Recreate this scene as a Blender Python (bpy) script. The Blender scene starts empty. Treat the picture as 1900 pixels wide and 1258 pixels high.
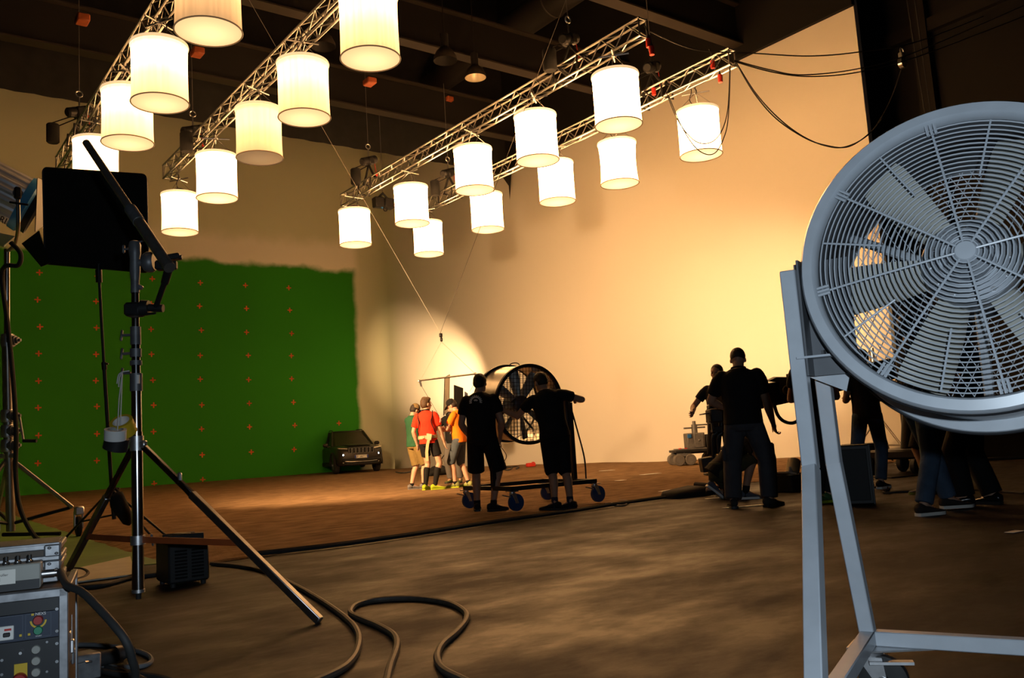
import bpy, bmesh, math, random
from mathutils import Vector, Matrix, Euler
random.seed(7)
PI = math.pi
S = bpy.context.scene
C = S.collection
# ---------------------------------------------------------------- camera
FPX = 1616.0
def _d(p): return Vector(((p[0]-950)/FPX, (629-p[1])/FPX, -1.0))
_X = _d((3100, 688)).normalized(); _Y = _d((-273, 898)); _Y = (_Y-_X*_X.dot(_Y)).normalized(); _Z = _X.cross(_Y)
ROT = Matrix((_X, _Y, _Z))
CAM = Vector((0, 0, .82))
cd = bpy.data.cameras.new('camera'); cam = bpy.data.objects.new('camera', cd); C.objects.link(cam)
cd.sensor_fit = 'HORIZONTAL'; cd.sensor_width = 36; cd.lens = 36*FPX/1900; cd.clip_end = 200; cd.clip_start = .05
cam.matrix_world = Matrix.Translation(CAM) @ ROT.to_4x4()
S.camera = cam
def ray(px, py): return ROT @ _d((px, py))
def G(px, py, z=0.0):
    r = ray(px, py); return CAM + r*((z-CAM.z)/r.z)
def P(px, py, dep): return CAM + ray(px, py)*dep
def PX(px, py, X):
    r = ray(px, py); return CAM + r*(X/r.x)
def PY(px, py, Y):
    r = ray(px, py); return CAM + r*(Y/r.y)
# ---------------------------------------------------------------- world, view, main lights
w = bpy.data.worlds.new('world'); S.world = w; w.use_nodes = True
w.node_tree.nodes['Background'].inputs[0].default_value = (.9, .75, .6, 1)
w.node_tree.nodes['Background'].inputs[1].default_value = .002
S.view_settings.view_transform = 'Standard'; S.view_settings.look = 'None'
S.view_settings.exposure = 0.0; S.view_settings.gamma = 1; S.view_settings.use_curve_mapping = False
WARM = (1.0, .56, .22); HOT = (1.0, .61, .29)
def light(name, kind, loc, power, col=(1, 1, 1), target=None, size=.1, spot=60, blend=.5):
    l = bpy.data.lights.new(name, kind); o = bpy.data.objects.new(name, l); C.objects.link(o)
    o.location = loc; l.energy = power; l.color = col
    if kind == 'SPOT': l.spot_size = math.radians(spot); l.spot_blend = blend; l.shadow_soft_size = size
    elif kind == 'POINT': l.shadow_soft_size = size
    elif kind == 'AREA': l.size = size
    if target is not None: o.rotation_euler = (Vector(target)-Vector(loc)).to_track_quat('-Z', 'Y').to_euler()
    return o
_r = ROT @ Vector((1, 0, 0)); _u = ROT @ Vector((0, 1, 0)); _f = ROT @ Vector((0, 0, -1))
# the camera's own flash, beside and above the lens
light('camera_flash', 'SPOT', CAM + _r*.10 + _u*.10 - _f*.02, 170, (.72, .87, 1.0), CAM + _f*10 + _u*.3, .02, 100, .6)
# film light behind the crew by the white wall (its head stands there): bright patch on the wall
LAMP2 = G(836, 880, .05)
_h2 = P(840, 776, (LAMP2-CAM).dot(_f)); _t2 = PX(824, 694, 17.9); _d2 = (_t2-_h2).normalized()
light('crew_film_light', 'SPOT', _h2+_d2*1.0, 11000, HOT, _t2, .08, 34, 1.0)
# film light hidden behind the grey fan, aimed at the white wall
light('hidden_film_light', 'SPOT', P(1660, 590, 11.0), 5200, HOT, PX(1455, 592, 17.9), .2, 34, 1.0)
# film light on the tall stand at the left edge: floods the dirt, the crew and the white wall
LAMP1 = P(57, 384, 10.78); _az, _el = math.radians(27), math.radians(-17)
_d1 = Vector((math.cos(_az)*math.cos(_el), math.sin(_az)*math.cos(_el), math.sin(_el)))
light('stand_film_light', 'SPOT', LAMP1 + _d1*1.0, 8000, (1, .60, .28), LAMP1 + _d1*9, .26, 78, 1.0)
# ---------------------------------------------------------------- materials
def mat(name, col, rough=.6, metal=0.0, var=0.0, vscale=6.0, bump=0.0, bscale=60.0, col2=None, spec=.4, emit=None, es=0.0, coord='Object', trans=0.0, detail=4, stretch=None):
    m = bpy.data.materials.new(name); m.use_nodes = True
    nt = m.node_tree; b = nt.nodes['Principled BSDF']
    b.inputs['Base Color'].default_value = (*col, 1); b.inputs['Roughness'].default_value = rough
    b.inputs['Metallic'].default_value = metal; b.inputs['Specular IOR Level'].default_value = spec
    if trans: b.inputs['Transmission Weight'].default_value = trans
    if emit: b.inputs['Emission Color'].default_value = (*emit, 1); b.inputs['Emission Strength'].default_value = es
    if var or bump or col2:
        tc = nt.nodes.new('ShaderNodeTexCoord'); vec = tc.outputs[coord]
        if stretch:
            mp = nt.nodes.new('ShaderNodeMapping'); mp.inputs['Scale'].default_value = stretch
            nt.links.new(vec, mp.inputs[0]); vec = mp.outputs[0]
    if var or col2:
        n = nt.nodes.new('ShaderNodeTexNoise'); n.inputs['Scale'].default_value = vscale; n.inputs['Detail'].default_value = detail
        nt.links.new(vec, n.inputs['Vector'])
        r = nt.nodes.new('ShaderNodeValToRGB')
        c2 = col2 or tuple(min(1, c*(1+var)) for c in col); c1 = col if col2 else tuple(c*(1-var) for c in col)
        r.color_ramp.elements[0].color = (*c1, 1); r.color_ramp.elements[1].color = (*c2, 1)
        r.color_ramp.elements[0].position = .32; r.color_ramp.elements[1].position = .68
        nt.links.new(n.outputs['Fac'], r.inputs[0]); nt.links.new(r.outputs[0], b.inputs['Base Color'])
    if bump:
        n2 = nt.nodes.new('ShaderNodeTexNoise'); n2.inputs['Scale'].default_value = bscale; n2.inputs['Detail'].default_value = 5
        nt.links.new(vec, n2.inputs['Vector'])
        bp = nt.nodes.new('ShaderNodeBump'); bp.inputs['Strength'].default_value = bump; bp.inputs['Distance'].default_value = .02
        nt.links.new(n2.outputs['Fac'], bp.inputs['Height']); nt.links.new(bp.outputs[0], b.inputs['Normal'])
    return m
MT = {}
MT['black'] = mat('black_cloth', (.012, .012, .012), .9, var=.2, vscale=4)
MT['black_metal'] = mat('black_metal', (.02, .02, .021), .45, .3, var=.15)
MT['black_plastic'] = mat('black_plastic', (.018, .018, .019), .5, var=.1)
MT['rubber'] = mat('rubber', (.02, .02, .02), .7, var=.2)
MT['alu'] = mat('aluminium', (.46, .45, .43), .36, 1.0, var=.08, vscale=20)
MT['chrome'] = mat('chrome', (.72, .73, .75), .16, 1.0, var=.06, vscale=12)
MT['steel'] = mat('steel', (.5, .5, .51), .35, 1.0, var=.12, vscale=15)
MT['zinc'] = mat('zinc', (.62, .62, .63), .38, .9, var=.12, vscale=25)
MT['darkpipe'] = mat('dark_pipe', (.36, .34, .31), .36, .85, var=.15, vscale=10)
MT['wire'] = mat('wire', (.12, .11, .10), .6, .3, var=.1)
MT['rope'] = mat('rope', (.45, .42, .36), .8, var=.15)
MT['red'] = mat('red_plastic', (.55, .03, .02), .4, var=.08)
MT['white'] = mat('white_paint', (.78, .77, .74), .6, var=.04)
MT['paper'] = mat('paper', (.8, .78, .72), .8, var=.04)
MT['skin'] = mat('skin', (.52, .30, .20), .55, var=.10, vscale=9, bump=.05, bscale=90)
MT['skin2'] = mat('skin_tanned', (.40, .22, .14), .55, var=.10, vscale=9, bump=.05, bscale=90)
# ---------------------------------------------------------------- mesh builder
def chain_mw(o):
    m = Matrix.Identity(4)
    while o is not None:
        m = Matrix.LocRotScale(o.location, o.rotation_euler, o.scale) @ m; o = o.parent
    return m
class MB:
    def __init__(s, M=None): s.v = []; s.f = []; s.i = []; s.M = M or Matrix.Identity(4); s.mi = 0
    def add(s, vs, fs):
        n = len(s.v); s.v += [s.M @ Vector(v) for v in vs]
        for f in fs: s.f.append([n+k for k in f]); s.i.append(s.mi)
        return s
    def box(s, c, d, R=None, b=0.0):
        hx, hy, hz = d[0]/2, d[1]/2, d[2]/2; c = Vector(c)
        if b <= 0:
            vs = [(x, y, z) for z in (-hz, hz) for y in (-hy, hy) for x in (-hx, hx)]
            fs = [(0, 2, 3, 1), (4, 5, 7, 6), (0, 1, 5, 4), (2, 6, 7, 3), (0, 4, 6, 2), (1, 3, 7, 5)]
        else:
            b = min(b, hx*.9, hy*.9, hz*.9); vs = []; idx = {}
            for sx in (-1, 1):
                for sy in (-1, 1):
                    for sz in (-1, 1):
                        for a in range(3):
                            p = [sx*(hx-b), sy*(hy-b), sz*(hz-b)]; p[a] = (sx*hx, sy*hy, sz*hz)[a]
                            idx[sx, sy, sz, a] = len(vs); vs.append(tuple(p))
            fs = []
            I = lambda *k: idx[k]
            for q in (-1, 1):
                fs.append([I(q, -1, -1, 0), I(q, 1, -1, 0), I(q, 1, 1, 0), I(q, -1, 1, 0)][::q])
                fs.append([I(-1, q, -1, 1), I(-1, q, 1, 1), I(1, q, 1, 1), I(1, q, -1, 1)][::q])
                fs.append([I(-1, -1, q, 2), I(1, -1, q, 2), I(1, 1, q, 2), I(-1, 1, q, 2)][::q])
            for p in (-1, 1):
                for q in (-1, 1):
                    fs.append([I(p, q, -1, 0), I(p, q, 1, 0), I(p, q, 1, 1), I(p, q, -1, 1)][::-p*q])
                    fs.append([I(p, -1, q, 0), I(p, 1, q, 0), I(p, 1, q, 2), I(p, -1, q, 2)][::p*q])
                    fs.append([I(-1, p, q, 1), I(1, p, q, 1), I(1, p, q, 2), I(-1, p, q, 2)][::-p*q])
                    for r in (-1, 1): fs.append([I(p, q, r, 0), I(p, q, r, 1), I(p, q, r, 2)][::p*q*r])
        if R is None: vs = [c+Vector(v) for v in vs]
        else: vs = [c+(R @ Vector(v)) for v in vs]
        return s.add(vs, fs)
    def cyl(s, p0, p1, r0, r1=None, n=12, caps=True):
        return s.tube([p0, p1], r0, n, r1=r1, caps=caps)
    def tube(s, pts, r, n=6, closed=False, r1=None, caps=True, radii=None):
        pts = [Vector(p) for p in pts]; k = len(pts)
        if radii is None: radii = [r+(r1-r)*i/(k-1) for i in range(k)] if r1 is not None else [r]*k
        vs = []; up = None
        for i, p in enumerate(pts):
            if closed: t = (pts[(i+1) % k]-pts[i-1]).normalized()
            else: t = (pts[min(i+1, k-1)]-pts[max(i-1, 0)]).normalized()
            if up is None: up = t.orthogonal().normalized()
            else:
                up = up-t*up.dot(t)
                up = up.normalized() if up.length > 1e-6 else t.orthogonal().normalized()
            bt = t.cross(up)
            for j in range(n):
                a = 2*PI*j/n; vs.append(p+(up*math.cos(a)+bt*math.sin(a))*radii[i])
        fs = []
        for i in range(k if closed else k-1):
            for j in range(n):
                a = i*n+j; b_ = i*n+(j+1) % n; i2 = (i+1) % k
                fs.append((a, b_, i2*n+(j+1) % n, i2*n+j))
        if caps and not closed: fs.append(tuple(range(n))[::-1]); fs.append(tuple((k-1)*n+j for j in range(n)))
        return s.add(vs, fs)
    def ring(s, c, R, r, axis='z', n=32, m=6, sx=1, sy=1):
        pts = []
        for i in range(n):
            a = 2*PI*i/n; x, y = R*math.cos(a)*sx, R*math.sin(a)*sy
            pts.append(Vector(c)+Vector({'z': (x, y, 0), 'y': (x, 0, y), 'x': (0, x, y)}[axis]))
        return s.tube(pts, r, m, closed=True)
    def lathe(s, prof, n=24, axis='z', c=(0, 0, 0), close=False, a0=0, a1=2*PI):
        vs = []; full = abs(a1-a0-2*PI) < 1e-6; c = Vector(c); cols = n if full else n+1
        for (r, z) in prof:
            for j in range(cols):
                a = a0+(a1-a0)*j/n; x, y = r*math.cos(a), r*math.sin(a)
                vs.append(c+Vector({'z': (x, y, z), 'y': (x, -z, y), 'x': (z, x, y)}[axis]))
        fs = []; k = len(prof)
        for i in range(k if close else k-1):
            i2 = (i+1) % k
            for j in range(n):
                j2 = (j+1) % cols if full else j+1
                fs.append((i*cols+j, i*cols+j2, i2*cols+j2, i2*cols+j))
        return s.add(vs, fs)
    def sph(s, c, r, n=12, m=8, R=None):
        r = (r, r, r) if isinstance(r, (int, float)) else r; c = Vector(c); vs = []; fs = []
        for i in range(m+1):
            th = PI*i/m
            for j in range(n):
                a = 2*PI*j/n; v = Vector((r[0]*math.sin(th)*math.cos(a), r[1]*math.sin(th)*math.sin(a), -r[2]*math.cos(th)))
                vs.append(c+(R @ v if R else v))
        for i in range(m):
            for j in range(n):
                fs.append((i*n+j, i*n+(j+1) % n, (i+1)*n+(j+1) % n, (i+1)*n+j))
        return s.add(vs, fs)
    def prism(s, poly, h, M=None):
        n = len(poly); M = M or Matrix.Identity(4)
        vs = [M @ Vector((x, y, 0)) for x, y in poly]+[M @ Vector((x, y, h)) for x, y in poly]
        fs = [tuple(range(n))[::-1], tuple(range(n, 2*n))]+[(i, (i+1) % n, n+(i+1) % n, n+i) for i in range(n)]
        return s.add(vs, fs)
    def loft(s, rings, caps=True, closed=True):
        n = len(rings[0]); vs = [v for r in rings for v in r]; fs = []
        for i in range(len(rings)-1):
            for j in range(n if closed else n-1):
                fs.append((i*n+j, i*n+(j+1) % n, (i+1)*n+(j+1) % n, (i+1)*n+j))
        if caps: fs.append(tuple(range(n))[::-1]); fs.append(tuple((len(rings)-1)*n+j for j in range(n)))
        return s.add(vs, fs)
    def mesh(s, name, mats, smooth=40, clean=True):
        me = bpy.data.meshes.new(name)
        me.from_pydata([tuple(v) for v in s.v], [], s.f)
        for m in (mats if isinstance(mats, (list, tuple)) else [mats]): me.materials.append(MT[m] if isinstance(m, str) else m)
        if any(s.i): me.polygons.foreach_set('material_index', s.i)
        if clean:
            bm = bmesh.new(); bm.from_mesh(me); bmesh.ops.remove_doubles(bm, verts=bm.verts, dist=1e-5)
            bmesh.ops.recalc_face_normals(bm, faces=bm.faces); bm.to_mesh(me); bm.free()
        if smooth:
            me.polygons.foreach_set('use_smooth', [True]*len(me.polygons)); me.set_sharp_from_angle(angle=math.radians(smooth))
        me.update(); return me
    def build(s, name, mats, parent=None, world=False, smooth=40, kind=None, label=None, clean=True):
        if world and parent is not None:
            inv = chain_mw(parent).inverted(); s.v = [inv @ v for v in s.v]
        o = bpy.data.objects.new(name, s.mesh(name, mats, smooth, clean)); C.objects.link(o)
        if parent is not None: o.parent = parent
        if kind: o['kind'] = kind
        if label: o['label'] = label
        return o
    def solo(s, name, mats, label, cat, group=None, origin=None, kind=None, smooth=40):
        """one-mesh thing, origin at its base"""
        if origin is None:
            n = len(s.v); origin = Vector((sum(v.x for v in s.v)/n, sum(v.y for v in s.v)/n, min(v.z for v in s.v)))
        s.v = [v-Vector(origin) for v in s.v]
        o = s.build(name, mats, smooth=smooth); o.location = origin; return tag(o, label, cat, group, kind)
def tag(o, label, cat, group=None, kind=None):
    o['label'] = label; o['category'] = cat
    if group: o['group'] = group
    if kind: o['kind'] = kind
    return o
def thing(name, label, cat, loc=(0, 0, 0), rz=0.0, group=None):
    o = bpy.data.objects.new(name, None); C.objects.link(o); o.empty_display_size = .1
    o.location = loc; o.rotation_euler = (0, 0, rz); return tag(o, label, cat, group)
def dup(o, parent=None):
    c = o.copy(); C.objects.link(c); c.parent = parent
    for ch in list(o.children): dup(ch, c)
    return c
def struct(name, mb, mats, parent=None, smooth=40):
    o = mb.build(name, mats, parent, smooth=smooth)
    if parent is None: o['kind'] = 'structure'
    return o
def spline(pts, n=8, closed=False):
    pts = [Vector(p) for p in pts]; out = []; k = len(pts)
    for i in range(k if closed else k-1):
        if closed: a, b, c, d = pts[i-1], pts[i], pts[(i+1) % k], pts[(i+2) % k]
        else: a, b, c, d = pts[max(i-1, 0)], pts[i], pts[i+1], pts[min(i+2, k-1)]
        for j in range(n):
            t = j/n; out.append(.5*((2*b)+(c-a)*t+(2*a-5*b+4*c-d)*t*t+(3*b-a-3*c+d)*t**3))
    if not closed: out.append(pts[-1])
    return out
def text_mesh(name, body, size, matl, parent, M, depth=.002, label=None, align='CENTER'):
    cu = bpy.data.curves.new(name, 'FONT'); cu.body = body; cu.size = size; cu.extrude = depth; cu.align_x = align; cu.align_y = 'CENTER'
    t = bpy.data.objects.new(name+'_tmp', cu); C.objects.link(t)
    dg = bpy.context.evaluated_depsgraph_get(); me = bpy.data.meshes.new_from_object(t.evaluated_get(dg))
    bpy.data.objects.remove(t); bpy.data.curves.remove(cu)
    me.name = name; me.transform(M); me.materials.clear(); me.materials.append(MT[matl] if isinstance(matl, str) else matl)
    o = bpy.data.objects.new(name, me); C.objects.link(o); o.parent = parent
    if label: o['label'] = label
    return o
ORD = ['first', 'second', 'third', 'fourth', 'fifth', 'sixth', 'seventh', 'eighth', 'ninth', 'tenth']
# ================================================================= the setting
XW, YW, DZ = 17.9, 33.4, .05
# concrete floor
def concrete_mat():
    m = bpy.data.materials.new('worn_concrete'); m.use_nodes = True; nt = m.node_tree; p = nt.nodes['Principled BSDF']
    N = lambda t: nt.nodes.new('ShaderNode'+t); L = nt.links.new
    tc = N('TexCoord'); mp = N('Mapping'); mp.inputs['Scale'].default_value = (.85, 1.5, 1); mp.inputs['Rotation'].default_value = (0, 0, math.radians(-12)); L(tc.outputs['Object'], mp.inputs[0])
    def noise(scale, detail, rough, vec): n = N('TexNoise'); n.inputs['Scale'].default_value = scale; n.inputs['Detail'].default_value = detail; n.inputs['Roughness'].default_value = rough; L(vec, n.inputs[0]); return n.outputs['Fac']
    def ramp(f, a, b, c0, c1): r = N('ValToRGB'); L(f, r.inputs[0]); e = r.color_ramp.elements; e[0].position = a; e[1].position = b; e[0].color = (*c0, 1); e[1].color = (*c1, 1); return r.outputs[0]
    big = noise(1.1, 10, .68, mp.outputs[0]); fine = noise(9, 10, .75, mp.outputs[0]); mid = noise(.42, 6, .6, tc.outputs['Object'])
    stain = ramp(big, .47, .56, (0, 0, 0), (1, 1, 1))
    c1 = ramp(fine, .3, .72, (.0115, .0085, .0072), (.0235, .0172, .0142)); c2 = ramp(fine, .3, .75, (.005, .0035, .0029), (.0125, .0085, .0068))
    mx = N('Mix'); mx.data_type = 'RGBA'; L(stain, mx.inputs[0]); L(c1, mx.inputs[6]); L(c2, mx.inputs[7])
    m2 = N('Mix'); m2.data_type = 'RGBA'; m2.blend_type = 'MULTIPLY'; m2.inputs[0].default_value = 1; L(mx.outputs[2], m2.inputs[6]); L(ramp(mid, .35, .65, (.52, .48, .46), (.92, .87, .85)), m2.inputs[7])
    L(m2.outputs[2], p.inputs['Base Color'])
    r = N('MapRange'); L(big, r.inputs[0]); r.inputs[1].default_value = .4; r.inputs[2].default_value = .62; r.inputs[3].default_value = .75; r.inputs[4].default_value = .48; L(r.outputs[0], p.inputs['Roughness'])
    p.inputs['Specular IOR Level'].default_value = .22
    bp = N('Bump'); bp.inputs['Strength'].default_value = .12; bp.inputs['Distance'].default_value = .02; L(fine, bp.inputs['Height']); L(bp.outputs[0], p.inputs['Normal'])
    return m
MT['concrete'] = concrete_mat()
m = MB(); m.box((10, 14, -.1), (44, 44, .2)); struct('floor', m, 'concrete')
MT['greenfloor'] = mat('green_floor_paint', (.10, .20, .035), .6, var=.2, vscale=1.5, bump=.05, bscale=20)
m = MB(); gp = [G(118, 1062), G(300, 1046), G(340, 1040), (2.9, 24.4, 0), (2.9, 33.2, 0), (-7, 33.2, 0), (-7, 7.4, 0)]
m.prism([(p[0], p[1]) for p in gp], .006); struct('floor_green_paint', m, 'greenfloor')
# the strip of pale board lying at the edge of the green paint
m = MB(); q = [G(112, 1062, .012), G(242, 1033, .012), G(250, 1066, .012), G(130, 1082, .012)]
m.prism([(p.x, p.y) for p in q], .010, Matrix.Translation((0, 0, .007))); m.solo('board_sheet', mat('pale_board', (.55, .52, .42), .7, var=.08, vscale=5), 'pale sheet of board lying on the floor behind the tripod pole', 'board')
# dirt stage: a low bed with an uneven top
MT['dirt'] = mat('dirt', (.14, .082, .040), .95, var=.3, vscale=5, bump=1.0, bscale=26, col2=(.29, .18, .095), detail=14, spec=.1, stretch=(.6, 1.5, 1))
def dirt():
    x0f = lambda y: 2.05+.62*(y-7.2)/16
    NX, NY = 60, 90; vs = []; fs = []
    ex = [(1.0, 7.2), (2.1, 7.22), (2.75, 7.30), (5.4, 7.75), (7.0, 7.78), (8.5, 7.95), (10.5, 8.5), (12.5, 8.7), (18.2, 9.4)]
    def yf(x):
        for (a, b), (c, d) in zip(ex, ex[1:]):
            if x <= c: return b+(d-b)*max(0, x-a)/(c-a)
        return 9.4
    for j in range(NY+1):
        for i in range(NX+1):
            u, v = i/NX, (j/NY)**1.6
            x = 2.1+u*(XW+.3-2.1); yy = yf(x)+v*(YW+.3-yf(x)); x += (x0f(yy)-2.1)*(1-u)+random.uniform(-.02, .02)*(1-u)
            if j == 0: yy += random.uniform(-.03, .03)
            z = .014+(DZ-.014)*min(1, (yy-yf(x))/3.5)+random.uniform(-.004, .004)
            dr, dg = XW-x, YW-yy
            z += .03*math.exp(-max(0, dr)/.5)*(.5+.5*math.sin(yy*1.7)) + .05*math.exp(-max(0, dg)/.6)
            if j == 0 or i == 0: z = .004
            vs.append((x, yy, z))
    W = NX+1
    for j in range(NY):
        for i in range(NX): fs.append((j*W+i, j*W+i+1, (j+1)*W+i+1, (j+1)*W+i))
    m = MB(); m.add(vs, fs); struct('floor_dirt_stage', m, 'dirt', smooth=60)
dirt()
# thin black edging strip laid along the dirt edge
m = MB(); m.tube(spline([G(x, y, .03) for x, y in ((470, 1028), (560, 1018), (660, 1006), (800, 986), (930, 966), (1060, 948), (1150, 934), (1235, 922))], 6), .022, 6)
m.solo('edge_hose', 'rubber', 'long black hose lying along the edge of the dirt stage', 'hose')
# cyclorama: green wall and white wall with one curved corner and coved foot
def cyc_mat():
    m = bpy.data.materials.new('cyclorama_paint_bounce'); m.use_nodes = True; nt = m.node_tree; b = nt.nodes['Principled BSDF']
    b.inputs['Roughness'].default_value = .75; b.inputs['Specular IOR Level'].default_value = .25
    N = lambda t: nt.nodes.new('ShaderNode'+t); L = nt.links.new
    def math_(op, a, b2=None, c=None):
        n = N('Math'); n.operation = op
        for i, x in enumerate((a, b2, c)):
            if x is None: continue
            if isinstance(x, (int, float)): n.inputs[i].default_value = x
            else: L(x, n.inputs[i])
        return n.outputs[0]
    tc = N('TexCoord'); sp = N('SeparateXYZ'); L(tc.outputs['Object'], sp.inputs[0])
    n1 = N('TexNoise'); n1.inputs['Scale'].default_value = .9; n1.inputs['Detail'].default_value = 6; L(tc.outputs['Object'], n1.inputs[0])
    wob = math_('MULTIPLY_ADD', n1.outputs['Fac'], .7, -.35)
    def step(v, e0, e1):
        r = N('MapRange'); r.interpolation_type = 'SMOOTHSTEP'; L(v, r.inputs[0]); r.inputs[1].default_value = e0; r.inputs[2].default_value = e1; return r.outputs[0]
    z = math_('ADD', sp.outputs['Z'], wob); x = math_('ADD', sp.outputs['X'], math_('MULTIPLY', wob, .5))
    gz = math_('SUBTRACT', 1.0, step(z, 8.42, 8.72)); gx = math_('SUBTRACT', 1.0, step(x, 16.9, 17.16))
    gy = step(sp.outputs['Y'], 30.0, 30.2)
    g = math_('MULTIPLY', math_('MULTIPLY', gz, gx), gy)
    # brighter repainted cream band sprayed above the green
    zb = math_('ADD', sp.outputs['Z'], math_('MULTIPLY', wob, 1.2))
    band = math_('MULTIPLY', math_('MULTIPLY', step(zb, 8.3, 8.7), math_('SUBTRACT', 1.0, step(zb, 9.3, 10.1))), math_('MULTIPLY', step(sp.outputs['X'], 7.0, 11.0), math_('SUBTRACT', 1.0, step(x, 16.9, 17.3))))
    mx = N('Mix'); mx.data_type = 'RGBA'; mx.inputs[6].default_value = (.70, .71, .50, 1); mx.inputs[7].default_value = (.92, .88, .76, 1); L(band, mx.inputs[0])  # left wall base: olive tint painted in for light bounced off the green
    n3 = N('TexNoise'); n3.inputs['Scale'].default_value = .35; n3.inputs['Detail'].default_value = 3; L(tc.outputs['Object'], n3.inputs[0])
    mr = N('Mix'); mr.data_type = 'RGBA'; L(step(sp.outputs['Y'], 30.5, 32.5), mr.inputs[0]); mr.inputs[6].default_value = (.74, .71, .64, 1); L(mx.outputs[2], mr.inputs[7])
    gr = N('Mix'); gr.data_type = 'RGBA'; gr.inputs[6].default_value = (.028, .245, .010, 1); gr.inputs[7].default_value = (.034, .29, .012, 1); L(n3.outputs['Fac'], gr.inputs[0])
    fin = N('Mix'); fin.data_type = 'RGBA'; L(g, fin.inputs[0]); L(mr.outputs[2], fin.inputs[6]); L(gr.outputs[2], fin.inputs[7])
    L(fin.outputs[2], b.inputs['Base Color'])
    bp = N('Bump'); bp.inputs['Strength'].default_value = .05; n4 = N('TexNoise'); n4.inputs['Scale'].default_value = 3; L(tc.outputs['Object'], n4.inputs[0]); L(n4.outputs['Fac'], bp.inputs['Height']); L(bp.outputs[0], b.inputs['Normal'])
    return m
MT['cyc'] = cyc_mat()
def cyc():
    R = 1.3; H = 12.5; plan = [(-7.0, YW)]
    for i in range(1, 24): plan.append((-7.0+(XW-R+7.0)*i/24, YW))
    for i in range(13):
        a = PI/2-PI/2*i/12; plan.append((XW-R+R*math.cos(a), YW-R+R*math.sin(a)))
    n0 = len(plan)
    for i in range(1, 25): plan.append((XW, YW-R-(YW-R-10.0)*i/24))
    return plan, n0
plan, n0 = cyc()
def wall_mesh(pts, top, name):
    zs = [-.02, .6, 2, 4, 6, 8, 10, top]; m = MB()
    m.loft([[(x, y, z) for x, y in pts] for z in zs], caps=False, closed=False)
    # thickness: a second skin behind, joined at ends and top
    cx_, cy_ = 2.0, 12.0
    back = []
    for x, y in pts: back.append((x+(.15 if x > 16.5 else 0), y+(.15 if y > 31 else 0)))
    m.loft([[(x, y, z) for x, y in back] for z in zs[::len(zs)-1]], caps=False, closed=False)
    for a in (0, -1): m.add([(*pts[a], zs[0]), (*back[a], zs[0]), (*back[a], top), (*pts[a], top)], [(0, 1, 2, 3)])
    m.loft([[(x, y, top) for x, y in pts], [(x, y, top) for x, y in back]], caps=False, closed=False)
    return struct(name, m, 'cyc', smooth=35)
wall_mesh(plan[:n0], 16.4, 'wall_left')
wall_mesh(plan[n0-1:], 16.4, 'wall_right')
# black shell of the studio
MT['shell'] = mat('black_paint', (.0016, .0012, .0010), .85, var=.25, vscale=.5, bump=.1, bscale=5)
MT['shellrib'] = mat('brown_black_paint', (.0024, .0014, .0010), .8, var=.2, vscale=1)
m = MB(); m.box((10, 14, 16.6), (44, 44, .2)); struct('ceiling', m, 'shell')
m = MB(); m.box((19.4, -1, 8.2), (.2, 25, 16.6)); wf = struct('wall_front_right', m, 'shell')
m = MB()
for y in (-3, 0.2, 3.2, 6.2, 9.2): m.box((19.2, y, 8.2), (.2, .35, 16.4))
for z in (3.2, 6.3, 9.6): m.box((19.22, -1, z), (.16, 25, .3))
m.build('wall_rib', 'shellrib', wf)
m = MB(); m.box((-7.2, 14, 8.2), (.2, 44, 16.6)); struct('wall_far_left', m, 'shell')
m = MB(); m.box((10, -7.5, 8.2), (44, .2, 16.6)); struct('wall_back', m, 'shell')
m = MB(); m.box((17.80, 16.5, 13.27), (.12, 13.1, 6.24)); struct('trim_1', m, 'shell')
# black border drape in front of the green wall's top, with a loose curled end at the right
m = MB(); xs = [-7+24.8*i/120 for i in range(121)]
row = lambda z, k: [(x, 23.1+.03*math.sin(x*9)*k, z) for x in xs]
m.loft([row(10.03, 1), row(11.2, .7), row(16.4, .2)], caps=False, closed=False)
m.loft([[(x, y+.04, z) for x, y, z in row(10.03, 1)], [(x, y+.04, z) for x, y, z in row(16.4, .2)]], caps=False, closed=False)
e = [PX(905, 318, 17.4), PX(918, 322, 17.5), PX(932, 328, 17.6), PX(944, 345, 17.7), PX(946, 371, 17.75)]; t_ = [PX(905, 312, 17.4), PX(922, 314, 17.5), PX(934, 316, 17.6), PX(946, 318, 17.7), PX(949, 322, 17.75)]
m.loft([e, t_], caps=False, closed=False)
m.solo('border_drape', 'black', 'long black border drape hanging from the ceiling before the green wall', 'drape')
# roof beams
MT['beam'] = mat('beam_paint', (.0065, .005, .0045), .7, var=.15, vscale=1)
MT['flange'] = mat('beam_flange_lit', (.026, .020, .016), .6, var=.1, vscale=1)  # painted lighter than the web to show light from below
for k, y in enumerate((9.0, 13.1, 17.05, 21.2)):
    o = thing('roof_beam', '%s dark steel roof beam from the camera crossing above the trusses' % ('nearest' if k == 0 else ORD[k]), 'beam', (6, y, 10.45), 0, 'roof beams')
    m = MB(); m.box((0, 0, .55), (26, .03, 1.0)); m.build('web', 'beam', o)
    m = MB(); m.box((0, 0, .02), (26, .34, .04)); m.build('flange', 'flange', o)
    m = MB(); m.box((0, 0, 1.08), (26, .34, .04)); m.build('flange', 'flange', o)
for k, x in enumerate((7.2, 14.6)):
    o = thing('air_duct', ('round dark air duct under the roof above the middle trusses', 'round dark air duct under the roof near the white wall')[k], 'duct', (x, 10.5, 12.4), 0, 'ceiling ducts')
    m = MB(); m.cyl((0, -9, 0), (0, 12.2, 0), .42, n=24); m.build('duct_pipe', 'beam', o)
    for y in range(-9, 12, 3): m = MB(); m.ring((0, y, 0), .43, .025, 'y', 24, 5); m.build('duct_collar', 'flange', o)
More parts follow.
